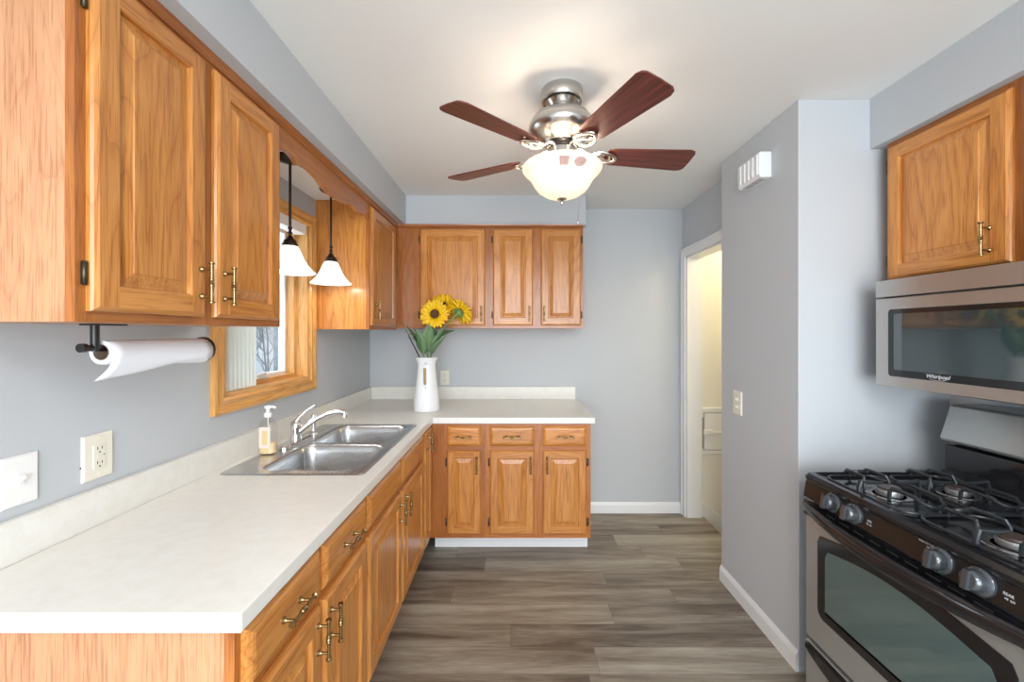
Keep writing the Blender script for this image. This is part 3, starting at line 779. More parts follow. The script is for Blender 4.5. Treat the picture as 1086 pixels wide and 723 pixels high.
b = MB(); b.lathe([(0.021,0),(0.020,0.012),(0.012,0.020),(0.010,0.055),(0.013,0.075),(0.016,0.092),(0.012,0.104),(0.0001,0.107)], (0.005,0.165,-0.001), seg=20)
b.build('side_sprayer', CHROME, fa)

# soap bottle
so = thing('soap_bottle', 'clear pump soap bottle on the sink rim', 'soap bottle', (-1.077, 1.795, 0.9195))
def oval(rx, ry, z, n=28, p=2.6):
    out = []
    for i in range(n):
        a = 2*PI*i/n; c_, s_ = math.cos(a), math.sin(a)
        out.append((rx*abs(c_)**(2/p)*(1 if c_ >= 0 else -1), ry*abs(s_)**(2/p)*(1 if s_ >= 0 else -1), z))
    return out
b = MB(); b.loft([oval(.030,.020,0), oval(.035,.024,.005), oval(.036,.025,.08), oval(.034,.024,.125), oval(.026,.019,.145), oval(.013,.012,.158,p=2), oval(.012,.012,.168,p=2)], True, True, True)
b.build('bottle', CLEAR, so)
b = MB(); b.loft([oval(.028,.018,0.003), oval(.033,.022,.007), oval(.034,.023,.05)], True, True, True); b.build('liquid_soap', SOAP, so)
b = MB(); b.box(-0.024, 0.024, -0.0256, -0.0246, 0.03, 0.12); b.box(-0.010, 0.012, -0.0262, -0.0256, 0.045, 0.105, 1)
b.build('paper_label', [LABELP, simple('amber_label_print', (0.80, 0.58, 0.28), 0.5)], so)
b = MB(); b.lathe([(0.0155,.160),(0.0155,.178),(0.008,.180),(0.006,.196),(0.0135,.197),(0.0135,.208),(0.0001,.211)], seg=20); b.tube([(0.0,0,.203),(0.024,0.0,.204),(0.033,0.0,.198)], 0.005)
b.tube([(0,0,.16),(0.004,0,.01)], 0.0025, seg=6)
b.build('pump', WPLAST, so)

# ------------------------------------------------------------------ vase and sunflowers
vs = thing('pitcher_vase', 'tall white enamel pitcher vase holding sunflowers on the corner counter', 'vase', (-0.613, 2.84, 0.914))
b = MB()
pf = [(0.080,0),(0.088,0.003),(0.089,0.012),(0.084,0.08),(0.075,0.16),(0.066,0.24),(0.060,0.295),(0.060,0.318),(0.068,0.342),(0.079,0.364),(0.076,0.364),(0.065,0.342),(0.057,0.318),(0.057,0.295),(0.063,0.24),(0.080,0.05),(0.080,0.01)]
b.lathe(pf, seg=40, cap=False); b.add([(0.080*math.cos(2*PI*i/40), 0.080*math.sin(2*PI*i/40), 0.0) for i in range(40)], [tuple(range(40))]); b.add([(0.080*math.cos(2*PI*i/40), 0.080*math.sin(2*PI*i/40), 0.01) for i in range(40)], [tuple(range(40))])
b.build('pitcher', ENAMEL, vs)
b = MB(); b.tube([(0.012,-0.056,0.322),(0.012,-0.080,0.330),(0.012,-0.106,0.315),(0.012,-0.112,0.285),(0.012,-0.110,0.24),(0.012,-0.106,0.20),(0.012,-0.092,0.165),(0.012,-0.074,0.150)], 0.005, seg=10); b.build('wire_handle', ENAMEL, vs)
b = MB(); b.tube([(0.012,-0.111,0.298),(0.012,-0.112,0.285),(0.012,-0.110,0.24),(0.012,-0.1065,0.20),(0.012,-0.104,0.190)], 0.0095, seg=12); b.build('handle_grip', RATTAN, vs)

def petal_loops(L_, w_, cup, tilt):
    return None
def sunflower(base, head, nrm, R_, seed, label, leaves, neck=(0,0)):
    rnd = random.Random(seed)
    t = thing('sunflower', label, 'sunflower', base, group='sunflowers in the white pitcher')
    B = Vector(base); H = Vector(head)-B; n = Vector(nrm).normalized()
    back = H - n*0.022
    N_ = Vector((-0.613+neck[0], 2.84+neck[1], 1.285))-B
    mid = Vector((N_.x + (N_.x)*0.35, N_.y, N_.z + 0.13)); pts = [N_*(i/3) for i in range(3)]
    pts += [((1-u)**2*N_ + 2*u*(1-u)*mid + u*u*back) for u in [i/7 for i in range(8)]]
    b = MB(); b.tube(pts, 0.0055, seg=8); b.build('stem', STEMG, t)
    a = n.orthogonal().normalized(); c_ = n.cross(a)
    b = MB()
    for row, (cnt, Lf, tl, off) in enumerate(((19, 1.0, 0.16, 0), (19, 0.93, 0.38, 0.5), (15, 0.78, 0.62, 0.25))):
        for i in range(cnt):
            an = 2*PI*(i+off)/cnt + rnd.uniform(-.08,.08); L_ = (R_-0.027)*Lf*rnd.uniform(0.88,1.08); tt = tl + rnd.uniform(-.14,.14)
            d_ = a*math.cos(an)+c_*math.sin(an); s_ = n.cross(d_)
            up = d_*math.cos(tt)+n*math.sin(tt); th = n*math.cos(tt)-d_*math.sin(tt)
            o0 = H + d_*0.026; W = R_*0.155*rnd.uniform(.85,1.15); vv = []; ff = []
            prof = [(0,.5),(.25,.95),(.5,1.0),(.75,.72),(.92,.34),(1.0,.04)]
            for k_, (u, ww) in enumerate(prof):
                c0 = o0 + up*L_*u + th*(-0.010*u*u + 0.004*math.sin(u*3))
                vv += [c0 - s_*W*ww, c0 + th*(-0.0025), c0 + s_*W*ww]
            for k_ in range(len(prof)-1):
                q = k_*3; ff += [(q,q+1,q+4,q+3),(q+1,q+2,q+5,q+4)]
            b.add(vv, ff, 0, True)
    o = b.build('petals', YELLOW, t, weld=False)
    md = o.modifiers.new('thick', 'SOLIDIFY'); md.thickness = 0.0008
    b = MB(); rr = 0.030
    pf_ = [(0.0001,0.004),(0.010,0.003),(0.016,0.006),(0.024,0.010),(rr,0.004),(rr+0.002,-0.004),(0.018,-0.012),(0.0001,-0.016)]
    lp = []
    for r_, h_ in pf_: lp.append([tuple(H + n*h_ + (a*math.cos(2*PI*i/24)+c_*math.sin(2*PI*i/24))*r_) for i in range(24)])
    b.loft(lp); b.build('seed_head', SEED, t)
    b = MB()   # green calyx
    for i in range(14):
        an = 2*PI*i/14; d_ = a*math.cos(an)+c_*math.sin(an); s_ = n.cross(d_)
        o0 = H - n*0.016; tip = o0 + d_*0.048 - n*0.006; m1 = o0 + d_*0.028
        b.add([o0, m1-s_*0.008, tip, m1+s_*0.008], [(0,1,2,3)], 0, True)
    lp = []
    for r_, h_ in [(0.006,-0.030),(0.018,-0.022),(0.030,-0.012),(0.031,-0.006)]: lp.append([tuple(H + n*h_ + (a*math.cos(2*PI*i/16)+c_*math.sin(2*PI*i/16))*r_) for i in range(16)])
    b.loft(lp, cap0=True); b.build('calyx', STEMG, t, weld=False)
    for (u0, dr, L_, W, droop) in leaves:
        p0 = pts[int(u0*10)]; dr = Vector(dr).normalized(); sd = dr.cross(Vector((0,0,1)))
        if sd.length < .1: sd = Vector((1,0,0))
        sd.normalize(); sd = (sd*0.85+Vector((rnd.uniform(-.3,.3),rnd.uniform(-.3,.3),rnd.uniform(-.3,.3)))).normalized()
        nn = sd.cross(dr).normalized(); vv = []; ff = []
        prof = [(0,.06),(.10,.12),(.25,.75),(.42,1.0),(.6,.88),(.78,.55),(.92,.22),(1,.02)]
        for u, ww in prof:
            c0 = p0 + dr*L_*u + Vector((0,0,-1))*droop*u*u*L_
            vv += [c0 - sd*W*ww + nn*W*ww*0.30, c0 - sd*W*ww*.5 + nn*W*ww*.10, c0, c0 + sd*W*ww*.5 + nn*W*ww*.10, c0 + sd*W*ww + nn*W*ww*0.30]
        for k_ in range(len(prof)-1):
            q = k_*5
            for j in range(4): ff.append((q+j,q+j+1,q+j+6,q+j+5))
        b = MB(); b.add(vv, ff, 0, True); o = b.build('leaf', GREEN, t, weld=False)
        md = o.modifiers.new('thick', 'SOLIDIFY'); md.thickness = 0.0008
    return t
# stems stand inside the pitcher
sunflower((-0.622, 2.825, 0.93), (-0.545, 2.775, 1.572), (-0.02, -1.0, 0.10), 0.102, 1, 'front sunflower facing the room with brown centre showing', [(0.32,(-0.40,-0.2,0.85),0.26,0.050,0.06),(0.32,(0.22,-0.3,0.92),0.25,0.044,0.03),(0.32,(-0.16,-0.35,0.9),0.21,0.046,0.03),(0.62,(-0.75,-0.2,0.35),0.13,0.034,0.15),(0.52,(-0.5,-0.3,0.6),0.16,0.036,0.1)], (-0.015,-0.025))
sunflower((-0.600, 2.850, 0.93), (-0.385, 2.84, 1.588), (0.50, 0.62, 0.50), 0.105, 2, 'right sunflower turned away showing its green underside', [(0.32,(0.42,-0.15,0.85),0.27,0.054,0.06),(0.32,(0.52,-0.3,0.72),0.22,0.048,0.08),(0.60,(0.7,0.1,0.45),0.15,0.040,0.15),(0.32,(0.08,-0.4,0.9),0.24,0.046,0.03)], (0.030,0.0))
sunflower((-0.615, 2.870, 0.93), (-0.515, 2.905, 1.640), (-0.05, -0.80, 0.60), 0.100, 3, 'rear sunflower peeking above the other two heads', [(0.40,(-0.5,0.1,0.8),0.21,0.038,0.1),(0.55,(0.35,-0.4,0.7),0.17,0.042,0.15),(0.34,(-0.5,-0.25,0.75),0.18,0.036,0.1)], (0.0,0.030))
# thin
tw = thing('dried_twigs', 'thin dark dried twigs leaning left out of the pitcher', 'twigs', (-0.640, 2.83, 0.93))
for (dx, dy, dz) in ((-0.140,-0.02,0.60),(-0.090,-0.035,0.50),(-0.075,0.0,0.46)):
    b = MB(); b.tube([(0,0,0),(-0.016,dy*.5,0.345),(-0.016+(dx+.016)*.5,dy*.8,0.345+(dz-0.345)*.52),(dx,dy,dz)], [0.002,0.0022,0.0028,0.001], seg=6)
    rnd = random.Random(int(dz*100))
    for i in range(6):
        u = 0.80+0.04*i; u = min(u, 0.99)
        uu = 0.12+0.15*i; q = Vector((-0.016+(dx+.016)*uu, dy*(0.5+0.5*uu), 0.345+(dz-0.345)*uu)); b.lathe([(0.0001,-0.008),(0.0034,0),(0.0001,0.008)], tuple(q), seg=6)
    b.build('twig', TWIG, tw)

# ------------------------------------------------------------------ paper towel holder + roll
ph = thing('paper_towel_holder', 'black under-cabinet paper towel holder', 'paper towel holder', (-1.004, 0.985, ZU))
b = MB(); b.box(-0.022, 0.022, -0.015, 0.06, -0.004, 0.0); b.build('mount_plate', BLACKP, ph)
b = MB(); b.tube([(0,0,-0.003),(0,0,-0.035),(0.0,0.0,-0.066)], 0.0085, seg=14); b.build('arm', BLACKP, ph)
b = MB(); b.tube([(0,-0.022,-0.058),(0,0.02,-0.0595),(0,0.345,-0.072)], 0.0075, seg=14); b.lathe([(0.0105,-0.034),(0.0105,-0.022)], (0,0,-0.057), axis='y', seg=16); b.build('rod', BLACKP, ph)
b = MB(); b.lathe([(0.039,0.336),(0.040,0.342),(0.038,0.346)], (0,0,-0.074), axis='y', seg=28); b.build('end_cap', BLACKP, ph)
pt = thing('paper_towel_roll', 'nearly used up white paper towel roll with a loose hanging sheet', 'paper towel', (-1.004, 1.0, ZU-0.070))
b = MB(); n_ = 32
def ring(r, y, zc): return [(r*math.cos(2*PI*i/n_), y, zc+r*math.sin(2*PI*i/n_)) for i in range(n_)]
b.loft([ring(0.0195,0,0.001), ring(0.029,0,0.001), ring(0.030,0.01,0.0), ring(0.038,0.31,-0.008), ring(0.037,0.318,-0.008), ring(0.0195,0.318,-0.006), ring(0.0195,0,0.001)])
b.build('roll', PAPER, pt)
b = MB(); b.loft([ring(0.0192,-0.001,0.001), ring(0.0192,0.319,-0.006), ring(0.0180,0.319,-0.006), ring(0.0180,-0.001,0.001), ring(0.0192,-0.001,0.001)]); b.build('cardboard_core', CARD, pt)
# hanging sheet leaving the front (+x) side of the roll
b = MB(); rows = []
for i in range(15):
    u = i/14.0; row = []
    for j in range(13):
        v_ = j/12.0; y = 0.0 + 0.318*v_
        R_ = 0.0305+0.0085*v_; zc = -0.001-0.007*v_
        Ls = 0.062*(1-v_)**1.3 + 0.006     # longer free tail at the near end
        if u < 0.45:
            a = math.radians(100 - 130*u/0.45); row.append((R_*math.cos(a), y, zc+R_*math.sin(a)))
        else:
            q = (u-0.45)/0.55; a = math.radians(-30)
            row.append((R_*math.cos(a) - 0.55*Ls*q*q - 0.10*Ls*q, y - 0.022*q*(1-v_)*0, zc+R_*math.sin(a) - Ls*q*0.78 + 0.003*math.sin(7*v_+3*q)*q))
    rows.append(row)
b.loft(rows, closed=False); o = b.build('loose_sheet', PAPER, pt)
md = o.modifiers.new('thick', 'SOLIDIFY'); md.thickness = 0.0006; md.offset = 1

# ------------------------------------------------------------------ wall plates
def plate(name, label, cat, loc, rz, w_, h_, kind, mat):
    t = thing(name, label, cat, loc, rz)
    b = MB(); b.loft([[(-w_/2,0,-h_/2),(w_/2,0,-h_/2),(w_/2,0,h_/2),(-w_/2,0,h_/2)], [(-w_/2,-0.003,-h_/2),(w_/2,-0.003,-h_/2),(w_/2,-0.003,h_/2),(-w_/2,-0.003,h_/2)], [(-w_/2+.004,-0.0065,-h_/2+.004),(w_/2-.004,-0.0065,-h_/2+.004),(w_/2-.004,-0.0065,h_/2-.004),(-w_/2+.004,-0.0065,h_/2-.004)]], True, True, True, smooth=False)
    b.build('wall_plate', mat, t)
    b = MB()
    for z in (-h_*0.41, h_*0.41): b.lathe([(0.0032,0.0064),(0.003,0.0075)], (0,0,z), axis='-y', seg=10)
    b.build('screws', mat, t)
    if kind == 'toggle':
        b = MB(); b.box(-0.006,0.006,-0.0085,-0.006,-0.013,0.013); b.build('switch_frame', mat, t, bevel=0.001)
        b = MB(); b.loft([[(-.004,-.006,-.006),(.004,-.006,-.006),(.004,-.006,.006),(-.004,-.006,.006)],[(-.003,-.020,.006),(.003,-.020,.006),(.003,-.018,.013),(-.003,-.018,.013)]], True, False, True, smooth=False); b.build('toggle', mat, t, bevel=0.001)
    if kind == 'toggles2':
        for z in (-0.020, 0.020):
            b = MB(); b.box(-0.012,0.012,-0.0085,-0.006,z-0.011,z+0.011); b.build('switch_frame', mat, t, bevel=0.001)
            b = MB(); b.box(-0.011,0.004,-0.014,-0.0085,z-0.005,z+0.005); b.build('toggle', mat, t, bevel=0.001)
    if kind in ('gfci', 'duplex'):
        for z in ((-0.0185, 0.0185) if kind == 'duplex' else (0,)):
            b = MB()
            if kind == 'gfci': b.box(-0.0165,0.0165,-0.009,-0.006,-0.033,0.033)
            else: b.lathe([(0.0165,0.006),(0.0160,0.0085)], (0,0,z), axis='-y', seg=20)
            b.build('receptacle', mat, t, bevel=0.0008)
        b = MB()
        for z in (-0.020, 0.020):
            b.box(-0.0075,-0.0055,-0.0095,-0.0085,z-0.001,z+0.007); b.box(0.0055,0.0075,-0.0095,-0.0085,z-0.001,z+0.007); b.lathe([(0.0025,0.0084),(0.0025,0.0095)], (0,0,z-0.008), axis='-y', seg=8)
        if kind == 'gfci': b.lathe([(0.0018,0.0088),(0.0018,0.0096)], (0.012,0,0.003), axis='-y', seg=8)
        b.build('slots', SLOT, t)
        if kind == 'gfci':
            for z in (-0.003, 0.003):
                b = MB(); b.box(-0.007,0.007,-0.0098,-0.0088,z-0.0022,z+0.0022); b.build('test_button', mat, t)
    return t
plate('light_switch', 'white toggle light switch on the left wall nearest the camera', 'light switch', (XL, 0.973, 1.097), PI/2, 0.074, 0.118, 'toggle', WPLAST)
plate('wall_outlet', 'almond ground fault outlet on the left wall under the paper towels', 'outlet', (XL, 1.155, 1.100), PI/2, 0.084, 0.125, 'gfci', ALMOND)
plate('wall_outlet', 'almond duplex outlet on the back wall beside the pitcher', 'outlet', (-0.570, YB, 1.085), 0, 0.072, 0.118, 'duplex', ALMOND)
plate('light_switch', 'almond stacked double switch on the wall block beside the doorway', 'light switch', (1.205, 2.24, 1.065), -PI/2, 0.085, 0.128, 'toggles2', ALMOND)
b = MB(); b.lathe([(0.0028,0.0),(0.0028,0.001)], (0,0,0), axis='x', seg=8)
o = b.build('wall_hole', SLOT, loc=(XL, 1.112, 1.079)); tag(o, 'small dark screw hole beside the almond outlet', 'hole')

# door chime
ch = thing('door_chime', 'white louvred door chime box high on the wall beside the doorway', 'door chime', (1.205, 2.035, 2.178), -PI/2)
b = MB(); b.loft([rrect(-0.092,0.092,-0.052,0,0.004,0.0,2), rrect(-0.095,0.095,-0.062,0,0.006,0.012,2), rrect(-0.095,0.095,-0.062,0,0.006,0.112,2), rrect(-0.092,0.092,-0.055,0,0.004,0.120,2)], True, True, True, smooth=False)
b.build('cover', WHITE, ch)
b = MB()
for k in range(5):
    x = -0.072+0.036*k; b.prism([(x-0.016,-0.0615),(x+0.010,-0.067),(x+0.014,-0.0615)], 'z', 0.014, 0.108)
b.build('louvres', WHITE, ch)
SG = simple('grey_vent_gap', (0.25,0.25,0.25), 0.7)
for k in range(8):
    b = MB(); b.box(-0.07+0.018*k, -0.062+0.018*k, -0.048, -0.012, -0.0006, 0.0); b.build('vent_slot', SG, ch)

# ------------------------------------------------------------------ pendant lamps
def pendant(loc, label):
    t = thing('pendant_lamp', label, 'pendant lamp', loc, group='pendant lamps over the sink')
    b = MB(); b.lathe([(0.0001,0),(0.058,0),(0.058,-0.006),(0.050,-0.016),(0.018,-0.024),(0.009,-0.030)], seg=32); b.build('canopy', BRONZE, t)
    b = MB(); b.lathe([(0.0055,-0.02),(0.0055,-0.305),(0.0085,-0.307),(0.0085,-0.318),(0.0055,-0.321),(0.0055,-0.328),(0.0095,-0.333),(0.0095,-0.337),(0.006,-0.341),(0.006,-0.352)], seg=14); b.build('rod', BRONZE, t)
    b = MB(); b.lathe([(0.006,-0.345),(0.012,-0.352),(0.016,-0.362),(0.024,-0.368),(0.027,-0.374),(0.027,-0.380),(0.032,-0.384),(0.033,-0.394),(0.030,-0.396),(0.0001,-0.396)], seg=24); b.build('socket_cup', BRONZE, t)
    b = MB(); b.lathe([(0.030,-0.390),(0.036,-0.400),(0.044,-0.418),(0.056,-0.448),(0.074,-0.478),(0.094,-0.500),(0.105,-0.510),(0.103,-0.511),(0.092,-0.502),(0.072,-0.481),(0.053,-0.450),(0.041,-0.419),(0.033,-0.401),(0.028,-0.392)], seg=40, cap=False); b.build('glass_shade', SHADE, t)
    b = MB(); b.lathe([(0.013,-0.396),(0.013,-0.412),(0.016,-0.420),(0.024,-0.438),(0.026,-0.450),(0.022,-0.464),(0.010,-0.473),(0.0001,-0.475)], seg=20)
    b.build('light_bulb', frosted('pendant_bulb_glow', (1,1,1), (1.0,0.95,0.88), 6.0, 0.0), t)
    point('pendant_light', (loc[0], loc[1], loc[2]-0.49), 0.8, (1.0, 0.93, 0.86), 0.03)
pendant((-1.0, 1.83, ZS-0.004), 'nearer frosted bell glass pendant hanging over the sink')
pendant((-1.0, 2.235, ZS-0.004), 'farther frosted bell glass pendant hanging in front of oak cabinet side')

# ------------------------------------------------------------------ ceiling fan
FX, FY = 0.19, 1.70
fan = thing('ceiling_fan', 'brushed nickel ceiling fan with five mahogany blades and lit glass bowl', 'ceiling fan', (FX, FY, ZC))
b = MB(); b.lathe([(0.0001,0),(0.084,0),(0.085,-0.004),(0.085,-0.046),(0.082,-0.050),(0.074,-0.050)], seg=48, cap=False)
b.lathe([(0.074,-0.050),(0.066,-0.052),(0.045,-0.080),(0.040,-0.086)], seg=48, cap=False); b.build('canopy', NICKEL, fan)
b = MB(); b.lathe([(0.075,-0.0485),(0.0755,-0.052),(0.073,-0.053)], seg=48, cap=False); b.lathe([(0.022,-0.075),(0.022,-0.10)], seg=24); b.build('downrod', BLACKP, fan)
b = MB(); b.lathe([(0.025,-0.088),(0.060,-0.090),(0.090,-0.097),(0.114,-0.112),(0.128,-0.132),(0.1305,-0.140),(0.1305,-0.146),(0.136,-0.150),(0.137,-0.160),(0.130,-0.175),(0.112,-0.192),(0.088,-0.204),(0.078,-0.214),(0.072,-0.222),(0.0001,-0.222)], seg=56); b.build('motor_housing', NICKEL, fan)
b = MB(); b.lathe([(0.060,-0.222),(0.062,-0.226),(0.062,-0.240),(0.050,-0.244),(0.0001,-0.244)], seg=40); b.build('flywheel', BLACKP, fan)
b = MB(); b.lathe([(0.054,-0.243),(0.058,-0.246),(0.058,-0.296),(0.068,-0.306),(0.070,-0.316),(0.0001,-0.316)], seg=40)
for k in range(3):
    a = 2*PI*k/3+0.5; b.tube([(0.06*math.cos(a),0.06*math.sin(a),-0.31),(0.11*math.cos(a),0.11*math.sin(a),-0.318),(0.150*math.cos(a),0.150*math.sin(a),-0.318)], 0.004, seg=8)
b.build('light_kit_fitter', NICKEL, fan)
BZ = -0.262
for k in range(5):
    ang = math.radians(6.5+72*k)
    bl = MB()
    r0, r1 = 0.180, 0.556; w0, w1 = 0.052, 0.070
    out = [(r0+0.008,-w0*0.80),(r0+0.03,-w0),(r1-0.030,-w1),(r1-0.010,-w1*0.90),(r1-0.002,-w1*0.70),(r1,0),(r1-0.002,w1*0.70),(r1-0.010,w1*0.90),(r1-0.030,w1),(r0+0.03,w0),(r0+0.008,w0*0.80),(r0,w0*0.4),(r0,-w0*0.4)]
    bl.prism(out, 'z', -0.003, 0.003)
    pit = math.radians(-12)
    M_ = Matrix.Rotation(ang, 4, 'Z') @ Matrix.Rotation(pit, 4, 'X')
    o = bl.build('blade', BLADE, fan, bevel=0.0012); o.matrix_local = Matrix.Translation((0,0,BZ)) @ M_
    ir = MB()
    ir.tube([(0.055,0,0.026),(0.085,0.0,0.024),(0.105,0,0.008),(0.130,0,-0.006)], [0.012,0.010,0.009,0.009], seg=10, flat=0.7)
    # scroll: two loops
    lp = []
    for i in range(28):
        a = 2*PI*i/28; lp.append((0.172+0.052*math.cos(a), 0.034*math.sin(a)*(1.0-0.25*math.cos(a)), -0.0085-0.004*math.cos(a)))
    ir.tube(lp, 0.0075, seg=10, closed=True, flat=0.8)
    ir.tube([(0.150,-0.022,-0.009),(0.168,-0.010,-0.0105),(0.180,0.006,-0.0105),(0.198,0.012,-0.0105),(0.205,0.002,-0.010),(0.196,-0.007,-0.010)], [0.007,0.0065,0.006,0.006,0.0055,0.005], seg=8)
    ir.tube([(0.118,0.0,-0.002),(0.128,0.022,-0.008),(0.150,0.033,-0.010)], 0.007, seg=8); ir.tube([(0.118,0.0,-0.002),(0.128,-0.022,-0.008),(0.150,-0.033,-0.010)], 0.007, seg=8)
    for (sx, sy) in ((0.215,0.012),(0.215,-0.012),(0.198,0.0)): ir.lathe([(0.005,-0.0065),(0.0035,-0.003)], (sx,sy,0), seg=8)
    o = ir.build('blade_bracket', PNICKEL, fan, weld=False); o.matrix_local = Matrix.Translation((0,0,BZ)) @ M_
# glass bowl
b = MB()
bp_ = [(0.161,-0.316),(0.164,-0.320),(0.162,-0.328),(0.153,-0.339),(0.141,-0.349),(0.130,-0.361),(0.122,-0.376),(0.112,-0.394),(0.096,-0.413),(0.074,-0.428),(0.048,-0.438),(0.020,-0.443),(0.006,-0.444)]
b.lathe(bp_ + [(p[0]-0.004 if p[0] > 0.01 else p[0], p[1]+0.004) for p in bp_[::-1]], seg=56, cap=False); b.build('glass_bowl', BOWL, fan)
b = MB(); b.lathe([(0.020,-0.442),(0.020,-0.446),(0.009,-0.451),(0.006,-0.456),(0.008,-0.461),(0.006,-0.467),(0.0001,-0.470)], seg=20); b.build('finial', NICKEL, fan)
# stickers on the bowl (follow the glass surface)
def sticker(a0, hgt, ww, hh, rnd_):
    b = MB(); rows = []
    if rnd_:
        for i in range(7):
            rr_ = i/6.0; rows.append([(rr_*ww/2*math.cos(2*PI*k/20), rr_*hh/2*math.sin(2*PI*k/20)) for k in range(21)])
    else:
        rows = [[(-ww/2+ww*i/8, -hh/2+hh*j/8) for i in range(9)] for j in range(9)]
    def surf(u, v_):
        z = hgt+v_; P_ = sorted([(p[1], p[0]) for p in bp_])
        for (za, ra), (zb, rb) in zip(P_, P_[1:]):
            if za <= z <= zb: r_ = ra+(rb-ra)*(z-za)/(zb-za) + 0.0012; break
        a = a0+u/0.135; return (r_*math.cos(a), r_*math.sin(a), z)
    b.loft([[surf(*q) for q in r_] for r_ in rows], closed=False)
    return b.build('sticker', STICK, fan)
sticker(math.radians(-93), -0.346, 0.034, 0.026, False); sticker(math.radians(-68), -0.346, 0.046, 0.028, True)
b = MB(); b.tube([(0.062,0.02,-0.30),(0.072,0.025,-0.33),(0.070,0.03,-0.52)], 0.0009, seg=6); b.lathe([(0.0001,0),(0.003,-0.006),(0.0035,-0.018),(0.0001,-0.024)], (0.070,0.03,-0.518), seg=10); b.build('pull_chain', NICKEL, fan)
for k in range(3):
    a = math.radians(30+120*k)
    b = MB(); b.lathe([(0.012,-0.318),(0.014,-0.326),(0.024,-0.345),(0.024,-0.362),(0.012,-0.374),(0.0001,-0.376)], (0.085*math.cos(a),0.085*math.sin(a),0.004), seg=14)
    b.build('light_bulb', frosted('fan_bulb_glow', (1,1,1), (1.0,0.84,0.62), 8.0, 0.0), fan)
    point('fan_bulb_light', (FX+0.115*math.cos(a), FY+0.115*math.sin(a), ZC-0.345), 2.3, (1.0, 0.86, 0.72), 0.03)

# ------------------------------------------------------------------ gas range   local: x along width (toward camera), y depth into wall, z up
RX, RY = 1.125, 1.610
rg = thing('gas_range', 'black and silver gas range with four burners', 'range', (RX, RY, 0), -PI/2)
W = 0.760
b = MB(); b.box(0.004, W-0.004, 0.03, 0.70, 0.02, 0.885); b.build('body', simple('grey_range_side', (0.10,0.10,0.105), 0.4, 0.3), rg, bevel=0.003)
b = MB()
for x in (0.06, W-0.06):
    for y in (0.1, 0.62): b.lathe([(0.018,0),(0.018,0.012),(0.010,0.014),(0.010,0.022)], (x,y,0), seg=12)
b.build('feet', BLACKP, rg)
# cooktop with raised rim
b = MB()
def rl(i, z, r): return rrect(0.0+i, W-i, 0.0+i, 0.56, r, z, 5)
b.loft([rrect(0.0,W,0.0,0.66,0.025,0.872,5), rrect(-0.004,W+0.004,-0.008,0.66,0.028,0.884,5), rrect(-0.004,W+0.004,-0.008,0.66,0.028,0.894,5), rrect(0.004,W-0.004,0.002,0.655,0.025,0.905,5), rrect(0.016,W-0.016,0.016,0.56,0.022,0.907,5), rrect(0.028,W-0.028,0.030,0.545,0.03,0.895,5), rrect(0.05,W-0.05,0.055,0.53,0.03,0.893,5)], True, True, True)
b.build('cooktop', BLACK, rg)
# control panel
b = MB(); b.prism([(0.030,0.808),(-0.006,0.812),(0.004,0.872),(0.030,0.876)], 'x', 0.002, W-0.002); b.build('control_panel', BLACKP, rg, bevel=0.002)
KN = simple('smoky_grey_knob', (0.075,0.088,0.10), 0.10, 0.35, coat=0.8)
for x in (0.150, 0.240, 0.520, 0.612):
    kz = 0.843
    b = MB(); b.lathe([(0.0335,0.0),(0.0335,0.007),(0.031,0.010),(0.026,0.012),(0.025,0.024),(0.0235,0.031),(0.019,0.035),(0.0001,0.036)], seg=36)
    b.box(-0.0065,0.0065,-0.0235,0.0235,0.030,0.043); b.box(-0.0035,0.0035,0.026,0.0335,0.007,0.013)
    o = b.build('burner_knob', KN, rg, weld=False); o.matrix_local = Matrix.Translation((x, -0.0005, kz)) @ Matrix.Rotation(math.radians(80), 4, 'X')
TXT = simple('pale_grey_print', (0.6,0.62,0.65), 0.5)
def ptext(body, x, z, sz, nm='panel_lettering'):
    M_ = Matrix.Translation((x, -0.0068+ (z-0.812)*0.167 , z)) @ Matrix.Rotation(math.radians(80), 4, 'X')
    text_mesh(nm, body, sz, TXT, rg, M_)
ptext('LITE', 0.298, 0.845, 0.009); ptext('HI  LO', 0.298, 0.835, 0.007)
ptext('PUSH TO TURN', 0.478, 0.871-0.004, 0.0065); ptext('FRONT', 0.490, 0.858, 0.007)
ptext('REAR', 0.668, 0.846, 0.009); ptext('HI  LO', 0.672, 0.836, 0.007)
# oven door
b = MB(); dy = 0.0
b.loft([[(x,-0.002,z) for x,z in ((0.004,0.278),(W-0.004,0.278),(W-0.004,0.795),(0.004,0.795))]+[], [(x,-0.020,z) for x,z in ((0.004,0.278),(W-0.004,0.278),(W-0.004,0.795),(0.004,0.795))], [(x,-0.026,z) for x,z in ((0.010,0.284),(W-0.010,0.284),(W-0.010,0.789),(0.010,0.789))]], True, True, True, smooth=False)
od = b.build('oven_door', SILVER, rg, loc=(0,0.026,0))
def wpoly(e, y):   # window outline: chamfered top, slight arch
    x0, x1, z0, z1 = 0.085-e, W-0.085+e, 0.405-e, 0.693+e
    pts = []
    r_ = 0.02+e
    for cx, cz, a0 in ((x0+r_, z0+r_, PI), (x1-r_, z0+r_, 1.5*PI)):
        for k in range(6): a = a0+PI/2*k/5; pts.append((cx+r_*math.cos(a), y, cz+r_*math.sin(a)))
    pts.append((x1, y, z1-0.035)); pts.append((x1-0.012, y, z1-0.010))
    for k in range(1, 12): u = k/12; pts.append((x1-0.012-(x1-x0-0.024)*u, y, z1-0.010+0.035*math.sin(PI*u)))
    pts.append((x0+0.012, y, z1-0.010)); pts.append((x0, y, z1-0.035))
    return pts
b = MB(); b.loft([wpoly(0.012,-0.026), wpoly(0.012,-0.0285), wpoly(0.008,-0.0295)], True, False, True, smooth=False); b.build('window_border', BLACK, od)
